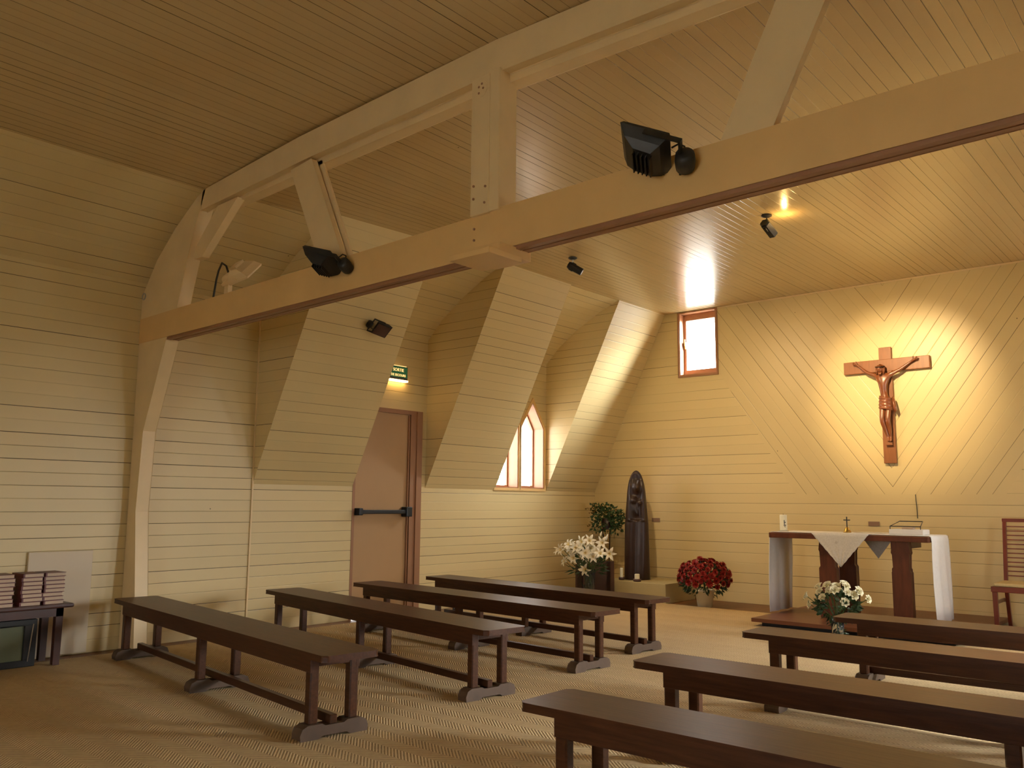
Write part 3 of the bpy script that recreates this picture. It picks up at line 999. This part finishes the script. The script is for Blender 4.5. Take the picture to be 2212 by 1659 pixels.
me2 = bpy.data.meshes.new_from_object(ob.evaluated_get(bpy.context.evaluated_depsgraph_get()))
bpy.data.objects.remove(ob)
me2.name = 'corpus'
me2.materials.clear()
me2.polygons.foreach_set('use_smooth', [True] * len(me2.polygons))
body = link('figure', me2, M_CORPUS, root)
# head bowed to one side, with a face
bm = nb()
bmesh.ops.create_uvsphere(bm, u_segments=24, v_segments=18, radius=1)
for v in bm.verts:
    x, y, z = v.co
    f = max(0, -x)
    dx = 0
    dx -= .22 * f * math.exp(-((y / .16) ** 2 + ((z + .05) / .22) ** 2))                       # nose
    dx += .12 * f * sum(math.exp(-(((y - s * .36) / .18) ** 2 + ((z - .18) / .13) ** 2)) for s in (1, -1))   # eye sockets
    dx -= .09 * f * math.exp(-((y / .5) ** 2 + ((z - .38) / .12) ** 2))                         # brow
    dx -= .06 * f * math.exp(-((y / .28) ** 2 + ((z + .42) / .08) ** 2))                        # mouth
    v.co = Vector((x * .046 + dx * .046, y * .038 * (1 - .22 * max(0, -z)), z * .058))
bmesh.ops.transform(bm, matrix=Matrix.Translation((px - .035, .038, 1.135)) @ Matrix.Rotation(R(-16), 4, 'X') @ Matrix.Rotation(R(-26), 4, 'Y'), verts=bm.verts)
part('head', bm, M_CORPUS, root, smooth=True)
bm = nb()
for k in range(26):   # hair and beard as carved strands
    a_ = R(-125 + 250 * k / 25)
    base = Vector((px - .018 + .042 * math.cos(a_) * .9, .036 + .045 * math.sin(a_), 1.18))
    tube(bm, [Vector((px - .02, .036, 1.200)), base + Vector((0, 0, -.01)), base + Vector((-.004, .003 * math.sin(k * 2), -.06)), base + Vector((-.012, 0, -.105))], [.006, .009, .010, .004], 6)
for k in range(7):
    tube(bm, [(px - .072, .030 + .006 * (k - 3), 1.095), (px - .078, .032 + .004 * (k - 3), 1.062)], [.007, .003], 6)
part('hair', bm, M_CORPUS, root, smooth=True)
bm = nb()
tube(bm, [(px - .03 + .055 * math.cos(t * R(20)), .038 + .050 * math.sin(t * R(20)), 1.168 + .012 * math.cos(t * R(20))) for t in range(19)], .008, 6); part('crown_of_thorns', bm, M_STATUE, root, smooth=True)
# loincloth with carved folds
bm = nb()
ny, rows = 36, []
for j in range(14):
    z = .80 - .155 * j / 13
    rx, ry = .062 + .004 * j / 13, .072 + .010 * j / 13
    rows.append([bm.verts.new((px - .004 + (rx + .006 * math.sin(j * 1.9 + k * .25)) * math.cos(2 * math.pi * k / ny), (ry + .004 * math.sin(j * 1.9 + k * .25)) * math.sin(2 * math.pi * k / ny), z + .018 * math.sin(2 * math.pi * k / ny))) for k in range(ny)])
for a, b_ in zip(rows, rows[1:]):
    for k in range(ny):
        bm.faces.new((a[k], a[(k + 1) % ny], b_[(k + 1) % ny], b_[k]))
prism(bm, [(-.078, .80), (-.10, .77), (-.125, .64), (-.105, .60), (-.08, .66)], px - .012, px + .02)
part('loincloth', bm, M_CORPUS, root, smooth=True)
bm = nb(); box(bm, (-.10, -.05, .215), (-.055, .03, .245)); part('foot_rest', bm, M_CROSS, root, bevel=.004)

# ------------------------------------------------------------------ chair


def chair():
    root = thing('altar_chair', 'red brown wooden chair with a slatted back beside the altar platform', 'chair', (10.35, 1.86, .001))
    w, d, hs = .25, .23, .48
    for s in (-1, 1):
        bm = nb(); prism(bm, [(s * w - .024, 0), (s * w + .012, 0), (s * w + .022, hs), (s * w - .022, hs)], -d - .02, -d + .02); part('leg', bm, M_RED, root, bevel=.004)
        bm = nb(); prism(bm, [(.30, 0), (.335, 0), (.25, .42), (.25, .50), (.36, 1.165), (.325, 1.165), (.21, .50), (.205, .42)], s * w - .018 - s * .02, s * w + .018 - s * .02, 'y'); part('back_post', bm, M_RED, root, bevel=.003)
        bm = nb(); box(bm, (-d, s * w - .012, .30), (d, s * w + .012, .33)); part('stretcher', bm, M_RED, root)
    bm = nb(); box(bm, (-d - .03, -w - .03, hs - .055), (d + .0, w + .03, hs)); part('seat_frame', bm, M_RED, root, bevel=.006)
    bm = nb(); box(bm, (-d - .01, -w - .005, hs), (d - .01, w + .005, hs + .035)); part('cushion', bm, M_STRAW, root, bevel=.014, seg=3)
    k = 0
    for i in range(12):
        z = .565 + i * .047
        x = .232 + (z - .5) / .665 * .11
        bm = nb(); box(bm, (x - .008, -w + .02, z - .006), (x + .008, w - .02, z + .006)); part('back_slat', bm, M_RED, root)
    bm = nb(); box(bm, (.318, -w - .002, 1.13), (.352, w + .002, 1.168)); part('top_rail', bm, M_RED, root, bevel=.004)
    return root


chair()

# ------------------------------------------------------------------ small things on the walls
for y, z, lab in ((3.53, 1.076, 'small brown grille on the altar wall behind the altar table'), (6.575, 1.064, 'small brown grille on the altar wall right of the statue')):
    root = thing('wall_grille', lab, 'grille', (XA, y, z), 0, 'grilles on the altar wall')
    bm = nb(); box(bm, (-.010, -.066, -.028), (-.001, .066, .028)); part('plate', bm, M_GREY, root, bevel=.002)
    for i in range(4):
        bm = nb(); box(bm, (-.013, -.058, -.021 + i * .0125), (-.010, .058, -.015 + i * .0125)); part('slot', bm, M_DFRAME, root)
bm = nb(); tube(bm, [(XA - .006, 3.037, 1.43), (XA - .006, 3.036, 1.36), (XA - .008, 3.030, 1.28), (XA - .008, 3.028, 1.15)], .004, 6)
tag(part('wall_cable', bm, M_CORD), 'thin dark cable running down the altar wall above the missal stand', 'cable')
bm = nb(); box(bm, (2.86, YL - .028, .014), (3.375, YL - .004, .86)); tag(part('wall_board', bm, M_WPANEL, bevel=.003), 'pale board standing against the left wall behind the book table', 'board')

# ------------------------------------------------------------------ book table at the left
root = thing('book_table', 'small dark table stacked with books against the left wall', 'table', (2.72, 7.36, .0145))
bm = nb(); box(bm, (-.47, -.20, .435), (.335, .17, .468)); part('tabletop', bm, M_TABLEW, root, bevel=.012)
bm = nb(); box(bm, (-.42, -.165, .37), (.27, -.145, .435)); box(bm, (-.42, .12, .37), (.27, .14, .435)); part('apron', bm, M_TABLEW, root)
for x in (-.42, .215):
    for y in (-.165, .10):
        bm = nb(); prism(bm, [(x, .435), (x + .055, .435), (x + .048, 0), (x + .004, 0)], y, y + .05, 'y'); part('leg', bm, M_TABLEW, root, bevel=.003)
root = thing('glazed_case', 'black framed case with a dull green pane under the book table', 'case', (2.585, 7.39, .0128))
bm = nb()
for a, b_ in (((-.21, -.10, 0), (.255, .09, .05)), ((-.21, -.10, .31), (.255, .09, .355)), ((.165, -.10, .05), (.255, .09, .31)), ((-.21, -.10, .05), (-.16, .09, .31))):
    box(bm, a, b_)
part('case_frame', bm, M_BLACK, root, bevel=.006)
bm = nb(); box(bm, (-.16, -.08, .05), (.165, -.07, .31)); part('pane', bm, M_GREEN, root)
bm = nb(); tube(bm, [(.225, -.104, .32), (.20, -.104, .04)], .005, 6); part('chrome_strip', bm, M_STEEL, root)


def make_book():
    root = thing('hymn_book', '', 'book')
    bm = nb(); box(bm, (-.068, -.10, .004), (.07, .10, .026)); part('pages', bm, M_PAGE, root)
    bm = nb(); box(bm, (-.078, -.104, 0), (.074, .104, .0035)); box(bm, (-.078, -.104, .0265), (.074, .104, .030)); box(bm, (-.080, -.104, 0), (-.068, .104, .030)); part('cover', bm, M_COVER, root)
    return root


bk = None
where = ['left stack', 'middle stack', 'right stack']
nth = ['bottom', 'second from bottom', 'third from bottom', 'fourth from bottom', 'fifth from bottom', 'third from top', 'next to top', 'top']
for si, (sx, cnt) in enumerate(((2.545, 8), (2.745, 8), (2.905, 8))):
    for k in range(cnt):
        if bk is None:
            bk = make_book(); o = bk
        else:
            o = copy_tree(bk)
        o.location = (sx + rnd.uniform(-.006, .006) + (.004 * (k % 2)), 7.30 + rnd.uniform(-.006, .006), .4805 + k * .0305)
        o.rotation_euler = (0, 0, rnd.uniform(-.05, .05))
        tag(o, 'red hymn book, %s in the %s on the book table' % (nth[k], where[si]), 'book', 'hymn books stacked on the book table')

# ------------------------------------------------------------------ statue corner
root = thing('statue_plinth', 'low tan painted plinth under the dark statue in the corner', 'plinth', (10.35, 6.45, 0))
bm = nb(); box(bm, (-.33, -.52, .001), (.46, .48, .255)); part('plinth_body', bm, M_PLINTH, root, bevel=.006)

# tapering carved figure of a hooded mother holding a child, in a pillar of dark wood
bm = nb()
NZ, NT = 110, 56
HT = 1.50


def halfw(z):
    t = z / HT
    w_ = .178 - .030 * t - .045 * max(0, t - .5) / .5
    if t > .78:
        q = (t - .78) / .22
        w_ *= math.sqrt(max(0, 1 - q ** 2.4)) * .98 + .02
    return w_


rows = []
for j in range(NZ + 1):
    z = HT * j / NZ
    z = min(z, HT - .0005)
    w_ = halfw(z)
    row = []
    for i in range(NT):
        a_ = 2 * math.pi * i / NT
        y = w_ * math.sin(a_)
        x = -w_ * .72 * math.cos(a_)
        f = max(0, math.cos(a_))
        d = 0.0
        u = y / .16
        if z > .80 and f > .05:
            d -= .030 * math.exp(-((u / .58) ** 4)) * min(1, (z - .80) / .03) * (1 if z < 1.38 else max(0, 1 - (z - 1.38) / .08))
            d += .060 * math.exp(-((u + .02) / .34) ** 2 - ((z - 1.27) / .085) ** 2)            # face
            d += .014 * math.exp(-((u + .02) / .08) ** 2 - ((z - 1.255) / .03) ** 2)            # nose
            d -= .008 * sum(math.exp(-((u + .02 - s * .15) / .09) ** 2 - ((z - 1.285) / .014) ** 2) for s in (1, -1))
            d += .034 * math.exp(-((abs(u) - .62) / .18) ** 2) * (1 if z < 1.36 else 0.6)       # mantle edges
            d += .050 * math.exp(-((u - .22) / .26) ** 2 - ((z - 1.085) / .05) ** 2)            # child's head
            d += .034 * math.exp(-((u - .16) / .32) ** 2 - ((z - .965) / .09) ** 2)             # child
            d += .024 * math.exp(-((u + .30) / .22) ** 2 - ((z - 1.02 + .12 * u) / .035) ** 2)  # arm
            d += .020 * math.exp(-((u + .05) / .10) ** 2 - ((z - .90) / .035) ** 2)             # hand
            d += .005 * math.sin(u * 26) * (1 if z < 1.15 else 0)                               # robe folds
        elif f > 0:
            d += .004 * math.sin(u * 9 + z * 2) * f
        row.append(bm.verts.new((x - 1.45 * d * f, y, z)))
    rows.append(row)
for a, b_ in zip(rows, rows[1:]):
    for i in range(NT):
        bm.faces.new((a[i], a[(i + 1) % NT], b_[(i + 1) % NT], b_[i]))
bm.faces.new(rows[0][::-1]); bm.faces.new(rows[-1])
root = thing('carved_statue', 'tall dark wood statue of a hooded figure holding a child, on the corner plinth', 'statue', (10.36, 6.575, .256), R(32))
part('figure', bm, M_STATUE, root, smooth=True)
bm = nb(); lathe(bm, [(.135, 0), (.135, .012), (.13, .02)], 24); part('base', bm, M_STATUE, root)

for lab, loc, h, r in (('slim white candle in a dark glass holder, left of the statue foot', (10.16, 6.70, .256), .16, .022), ('short thick white candle in a dark glass holder before the statue', (10.08, 6.40, .256), .10, .034)):
    root = thing('votive_candle', lab, 'candle', loc, 0, 'candles on the statue plinth')
    bm = nb(); lathe(bm, [(r + .010, 0), (r + .018, .004), (r + .020, .035), (r + .012, .036), (r + .010, .006)], 20); part('glass_holder', bm, M_BOX, root, smooth=True)
    bm = nb(); lathe(bm, [(r, .010), (r, h - .006), (r * .85, h)], 20); part('wax', bm, M_WAX, root)
    bm = nb(); tube(bm, [(0, 0, h - .004), (0, .001, h + .010)], .0015, 5); part('wick', bm, M_BLACK, root)

root = thing('flower_box', 'dark violet brown wooden box behind the vase of white lilies', 'box', (9.925, 7.02, .0128))
bm = nb()
box(bm, (-.02, -.30, .0), (.085, .28, .02)); box(bm, (-.02, -.30, .02), (.0, .28, .50)); box(bm, (.065, -.30, .02), (.085, .28, .50)); box(bm, (0, .26, .02), (.065, .28, .50)); box(bm, (0, -.30, .02), (.065, -.28, .50)); box(bm, (0, -.28, .40), (.065, .26, .42))
part('box_body', bm, M_BOX, root, bevel=.003)
bm = nb(); box(bm, (-.032, -.31, .0), (-.021, -.255, .50)); box(bm, (-.032, .16, .0), (-.021, .24, .50)); part('corner_strip', bm, M_STATUE, root)


# ------------------------------------------------------------------ flowers
def leaf(bm, p, d, L, w, roll=0, droop=.25):
    d = Vector(d).normalized(); side = d.orthogonal().normalized(); side.rotate(Matrix.Rotation(roll, 3, d)); n_ = d.cross(side)
    p = Vector(p)
    a = bm.verts.new(p); c = bm.verts.new(p + d * L * .45 + n_ * w * .12); e = bm.verts.new(p + d * L - n_ * L * droop)
    l = bm.verts.new(p + d * L * .45 + side * w / 2 - n_ * w * .1); r_ = bm.verts.new(p + d * L * .45 - side * w / 2 - n_ * w * .1)
    bm.faces.new((a, l, c)); bm.faces.new((a, c, r_)); bm.faces.new((l, e, c)); bm.faces.new((c, e, r_))


def rdir(lo=-1.0):
    while True:
        v = Vector((rnd.uniform(-1, 1), rnd.uniform(-1, 1), rnd.uniform(lo, 1)))
        if .1 < v.length < 1:
            return v.normalized()


def petal(bm, p, d, n_, L, w, curl, k=4, cup=.2):
    """curved petal from p, along d, curling away from n_"""
    d = Vector(d).normalized(); s = d.cross(n_).normalized(); n_ = s.cross(d)
    prev = None
    for i in range(k + 1):
        t = i / k
        c = Vector(p) + d * L * math.sin(t * 1.35) / math.sin(1.35) + n_ * (L * .35 * math.sin(t * math.pi * .6) - curl * L * t * t)
        ww = w * math.sin(math.pi * min(.97, .12 + t * .86)) * .5
        q = [bm.verts.new(c - s * ww + n_ * cup * ww), bm.verts.new(c), bm.verts.new(c + s * ww + n_ * cup * ww)]
        if prev:
            for j in (0, 1):
                bm.faces.new((prev[j], prev[j + 1], q[j + 1], q[j]))
        prev = q


def rigid(o, loc, d, s=1.0):
    o.location = loc
    o.rotation_mode = 'QUATERNION'
    q = Vector(d).to_track_quat('Z', 'Y')
    q.rotate(Matrix.Rotation(0, 3, 'Z'))
    o.rotation_quaternion = q
    o.scale = (s, s, s)
    return o


def scatter(proto, root, spots, kind='flower'):
    for i, (loc, d, s) in enumerate(spots):
        if i == 0:
            o = proto
        else:
            o = proto.copy(); COL.objects.link(o); o.parent = root
            for ch in KIDS.get(proto.name, []):
                c = ch.copy(); COL.objects.link(c); c.parent = o
        rigid(o, loc, d, s)


def glass_vase(root, h, r, foot=.0, water=.6):
    bm = nb()
    lathe(bm, [(r * .78, 0), (r * .80, .012), (r * .74, .03), (r * .80, h * .4), (r, h), (r - .004, h), (r * .80 - .004, h * .4), (r * .74 - .004, .032), (.001, .03)], 28, caps=False)
    part('vase', bm, M_VASE, root, smooth=True)


# white lilies in a glass vase
root = thing('lily_bouquet', 'large bouquet of white lilies in a clear vase beside the statue', 'flowers', (9.64, 6.87, .0135))
glass_vase(root, .40, .085)
heads = []
for i in range(19):
    a_ = rnd.uniform(0, 2 * math.pi)
    rr = rnd.uniform(.05, .33)
    heads.append(Vector((math.cos(a_) * rr * .6 - .06, math.sin(a_) * rr * 1.25 + .02, .73 - rr * .55 + rnd.uniform(-.10, .10))))
heads += [Vector((-.08, .42, .60)), Vector((-.06, .34, .48)), Vector((-.10, -.02, .42)), Vector((-.06, -.26, .76)), Vector((-.12, .14, .68)), Vector((-.12, -.14, .58)), Vector((-.10, .2, .54))]
bm = nb()
for h_ in heads:
    tube(bm, [(h_.x * .05, h_.y * .08, .03), (h_.x * .2, h_.y * .2, .36), (h_.x * .7, h_.y * .75, h_.z * .85), h_], .0045, 5)
part('stems', bm, M_STEM, root)
bm = nb()
for i in range(95):
    v = rdir(-.4); p = Vector((v.x * .10 - .05, v.y * .22, .46 + v.z * .16))
    leaf(bm, p, v + Vector((0, 0, .3)), rnd.uniform(.09, .17), .028, rnd.uniform(0, 6))
for i in range(14):
    leaf(bm, (rnd.uniform(-.04, .04), rnd.uniform(-.04, .04), rnd.uniform(.06, .2)), (rnd.uniform(-.3, .3), rnd.uniform(-.3, .3), 1), .18, .03, rnd.uniform(0, 6))
part('leaves', bm, M_LEAF, root)
bm = nb()
for k in range(6):
    a_ = k * math.pi / 3
    petal(bm, (0, 0, 0), (math.cos(a_), math.sin(a_), .75), Vector((0, 0, 1)), .105, .045 if k % 2 else .034, .55)
lil = part('lily_flower', bm, M_LILY, root, smooth=True)
bm = nb()
for k in range(6):
    a_ = k * math.pi / 3 + .4
    tube(bm, [(0, 0, .01), (math.cos(a_) * .018, math.sin(a_) * .018, .06)], .0016, 4)
    lathe(bm, [(.002, 0), (.004, .004), (.002, .009)], 5, c=(math.cos(a_) * .018, math.sin(a_) * .018, .056))
part('stamens', bm, M_YEL, lil)
scatter(lil, root, [(h_, (h_.x - .5 + rnd.uniform(-.4, .2), h_.y * 1.2 - .25 + rnd.uniform(-.4, .4), (h_.z - .55) * 1.2 + rnd.uniform(-.2, .5)), rnd.uniform(.85, 1.1)) for h_ in heads])
bm = nb(); lathe(bm, [(.003, 0), (.012, .02), (.013, .045), (.006, .08), (.001, .09)], 8); bud = part('lily_bud', bm, M_LILY, root, smooth=True)
scatter(bud, root, [((-.05, -.30, .79), (0, -.4, 1), 1.1), ((0, -.18, .84), (0, -.3, 1), .8), ((-.08, .1, .78), (0, .3, 1), .8), ((-.12, .44, .66), (-.2, .8, .2), .8)])

# white roses in a glass vase on the floor before the altar platform
root = thing('rose_bouquet', 'bouquet of creamy white roses in a clear vase on the carpet before the altar', 'flowers', (8.38, 3.10, .0128))
glass_vase(root, .22, .065)
heads = [Vector(p) for p in ((0, .28, .40), (-.02, .24, .33), (0, .16, .50), (-.05, .13, .46), (-.10, .09, .41), (-.02, .07, .52), (0, .0, .51), (-.08, -.01, .48), (.04, -.06, .53), (-.02, -.10, .52), (-.06, -.12, .47), (-.08, -.10, .38), (-.02, -.16, .44), (-.02, -.29, .42), (.05, .10, .50), (.06, .0, .47), (-.04, .04, .47), (.0, -.2, .48))]
bm = nb()
for h_ in heads:
    tube(bm, [(-h_.x * .3, -h_.y * .12, .03), (h_.x * .25, h_.y * .12, .22), (h_.x * .7, h_.y * .7, h_.z - .06), h_], .0035, 5)
part('stems', bm, M_STEM, root)
bm = nb()
for i in range(210):
    v = rdir(-.7); p = Vector((v.x * .11, v.y * .17, .33 + v.z * .10))
    leaf(bm, p, v, rnd.uniform(.05, .09), .035, rnd.uniform(0, 6))
for i in range(30):
    leaf(bm, (rnd.uniform(-.04, .04), rnd.uniform(-.03, .07), rnd.uniform(.06, .22)), rdir(-.3), .07, .03, rnd.uniform(0, 6))
part('leaves', bm, M_LEAF, root)
bm = nb()
for ring, (nn, L, tilt, w_) in enumerate(((3, .030, 2.8, .026), (5, .036, 1.5, .032), (6, .042, .8, .036), (7, .044, .35, .038))):
    for k in range(nn):
        a_ = k * 2 * math.pi / nn + ring * .7
        petal(bm, (math.cos(a_) * .003 * ring, math.sin(a_) * .003 * ring, 0), (math.cos(a_), math.sin(a_), tilt), Vector((0, 0, 1)) if tilt < 1.2 else Vector((-math.cos(a_), -math.sin(a_), .3)), L, w_, .1 if ring < 2 else .25, cup=.45)
rs = part('rose_flower', bm, M_ROSE, root, smooth=True)
scatter(rs, root, [(h_, (h_.x - .12, h_.y * 1.3 - .05, h_.z - .28 + rnd.uniform(-.05, .05)), rnd.uniform(.85, 1.1)) for h_ in heads])

# red chrysanthemum in a white pot
root = thing('red_chrysanthemum', 'round dark red chrysanthemum in a white pot at the foot of the altar wall', 'plant', (10.14, 5.43, .001))
bm = nb(); lathe(bm, [(.088, 0), (.092, .01), (.118, .185), (.128, .19), (.130, .215), (.120, .215), (.112, .20), (.001, .198)], 30, caps=False); part('pot', bm, M_POT, root, smooth=True)
bm = nb(); tube(bm, [(0, 0, .19), (0, 0, .30)], .012, 6)
for i in range(420):
    v = rdir(-.55); k = rnd.uniform(.78, 1.0)
    p = Vector((v.x * .30 * k, v.y * .30 * k, .335 + v.z * .21 * k))
    leaf(bm, p, v + rdir() * .5, rnd.uniform(.05, .08), .035, rnd.uniform(0, 6))
part('leaves', bm, M_LEAF, root)
bm = nb()
for ring, (nn, L, tilt) in enumerate(((5, .018, 2.5), (8, .024, 1.1), (10, .028, .45), (10, .028, -.05))):
    for k in range(nn):
        a_ = k * 2 * math.pi / nn + ring
        petal(bm, (0, 0, 0), (math.cos(a_), math.sin(a_), tilt), Vector((0, 0, 1)), L, .011, .1, k=2)
mum = part('red_flower', bm, M_REDP, root, smooth=True)
sp_ = []
gr = math.pi * (3 - math.sqrt(5))
for i in range(98):
    z = 1 - i / 98 * 1.28
    r_ = math.sqrt(max(0, 1 - z * z))
    v = Vector((r_ * math.cos(i * gr), r_ * math.sin(i * gr), z))
    j = rnd.uniform(.93, 1.05)
    sp_.append((Vector((v.x * .315 * j, v.y * .315 * j, .345 + v.z * .235 * j + rnd.uniform(-.01, .01))), v + rdir() * .25, rnd.uniform(1.55, 2.0)))
scatter(mum, root, sp_)

# green plant on a thin iron stand in the corner
root = thing('ivy_plant', 'dark green leafy plant on a thin stand in the corner behind the lilies', 'plant', (10.50, 7.16, .001))
bm = nb(); lathe(bm, [(.07, .93), (.095, 1.08), (.088, 1.08), (.001, 1.05)], 20, caps=False); part('pot', bm, M_STATUE, root, smooth=True)
bm = nb()
lathe(bm, [(.08, .918), (.08, .93)], 16)
for k in range(3):
    a_ = k * 2.1
    tube(bm, [(.14 * math.cos(a_), .14 * math.sin(a_), 0), (.03 * math.cos(a_), .03 * math.sin(a_), .35), (.07 * math.cos(a_), .07 * math.sin(a_), .92)], .006, 6)
part('stand', bm, M_STATUE, root)
bm = nb(); bm2 = nb()
for cx_, cy_, cz_, R_, n_ in ((0, .06, 1.14, .17, 190), (-.02, -.16, 1.02, .15, 150), (0, .10, .99, .14, 110), (-.03, -.2, 1.13, .10, 50), (0, .20, 1.22, .08, 40)):
    for i in range(n_):
        v = rdir(-1); k = rnd.uniform(.2, 1)
        p = Vector((cx_ + v.x * R_ * k, cy_ + v.y * R_ * k * 1.2, cz_ + v.z * R_ * k))
        leaf(bm if rnd.random() < .8 or R_ > .12 else bm2, p, v + rdir() * .6, rnd.uniform(.035, .07), .04, rnd.uniform(0, 6))
for q in range(18):
    y0, z0 = rnd.uniform(-.30, .30), rnd.uniform(.93, 1.25)
    for k in range(5):
        leaf(bm2, (rnd.uniform(-.08, .02), y0 + rnd.uniform(-.05, .05), z0 + rnd.uniform(-.05, .05)), rdir(), .04, .025, rnd.uniform(0, 6))
for q in range(7):
    y0 = rnd.uniform(-.25, .25)
    pts = [(0, y0 * .3, 1.05), (-.06, y0, 1.02), (-.07, y0 * 1.1, .9), (-.06, y0 * 1.1, .9 - rnd.uniform(.05, .22))]
    tube(bm, pts, .0025, 4)
part('leaves', bm, M_IVY, root); part('pale_leaves', bm2, M_IVYB, root)

# ------------------------------------------------------------------ outside the windows
bm = nb(); box(bm, (-36, -38, -.31), (44, 45, -.30)); tag(part('unseen_ground', bm, M_GROUND), 'unseen ground outside the windows, made pale to bounce daylight', 'ground')  # unseen ground, coloured pale so it bounces neutral daylight indoors


def tree(name, lab, loc, h, n_, spread, seed):
    r2 = random.Random(seed)
    root = thing(name, lab, 'tree', loc, 0, 'trees outside the pointed windows')
    bm = nb(); tips = []
    tube(bm, [(0, 0, 0), (.03, .02, h * .4), (0, .05, h * .8), (0, .05, h)], [.07, .05, .025, .01], 8)
    for i in range(26):
        z = r2.uniform(h * .2, h * .95); a_ = r2.uniform(0, 6.28); L = spread * r2.uniform(.5, 1)
        e = (math.cos(a_) * L, math.sin(a_) * L, z + L * .5)
        tube(bm, [(0, .03, z), (e[0] * .5, e[1] * .5, z + L * .3), e], [.015, .01, .004], 5); tips.append((z, e))
    part('trunk', bm, M_BARK, root)
    bm = nb()
    for i in range(n_):
        z, e = r2.choice(tips); t = r2.uniform(.35, 1.1)
        p = (e[0] * t + r2.uniform(-.12, .12), e[1] * t + r2.uniform(-.12, .12), z + (e[2] - z) * t + r2.uniform(-.12, .12))
        leaf(bm, p, (r2.uniform(-1, 1), r2.uniform(-1, 1), r2.uniform(-1, .6)), r2.uniform(.05, .10), .05, r2.uniform(0, 6))
    part('foliage', bm, M_GRASS, root)


tree('young_tree', 'pale young tree outside the right pointed window, nearest the glass', (12.0, 12.4, -.295), 3.6, 420, 1.2, 3)
tree('young_tree', 'pale young tree farther off outside the right pointed window', (14.2, 13.4, -.295), 4.2, 420, 1.3, 5)
root = thing('garden_fence', 'weathered paling fence outside, at the foot of the left pointed window', 'fence', (10.7, 11.2, -.295))
for i in range(9):
    bm = nb(); box(bm, (-.5 + i * .12, 0, 0), (-.42 + i * .12, .02, 1.55)); part('pale', bm, M_FENCE, root)
bm = nb(); box(bm, (-.55, .021, .5), (.6, .05, .57)); box(bm, (-.55, .021, 1.2), (.6, .05, 1.27)); part('rail', bm, M_FENCE, root)
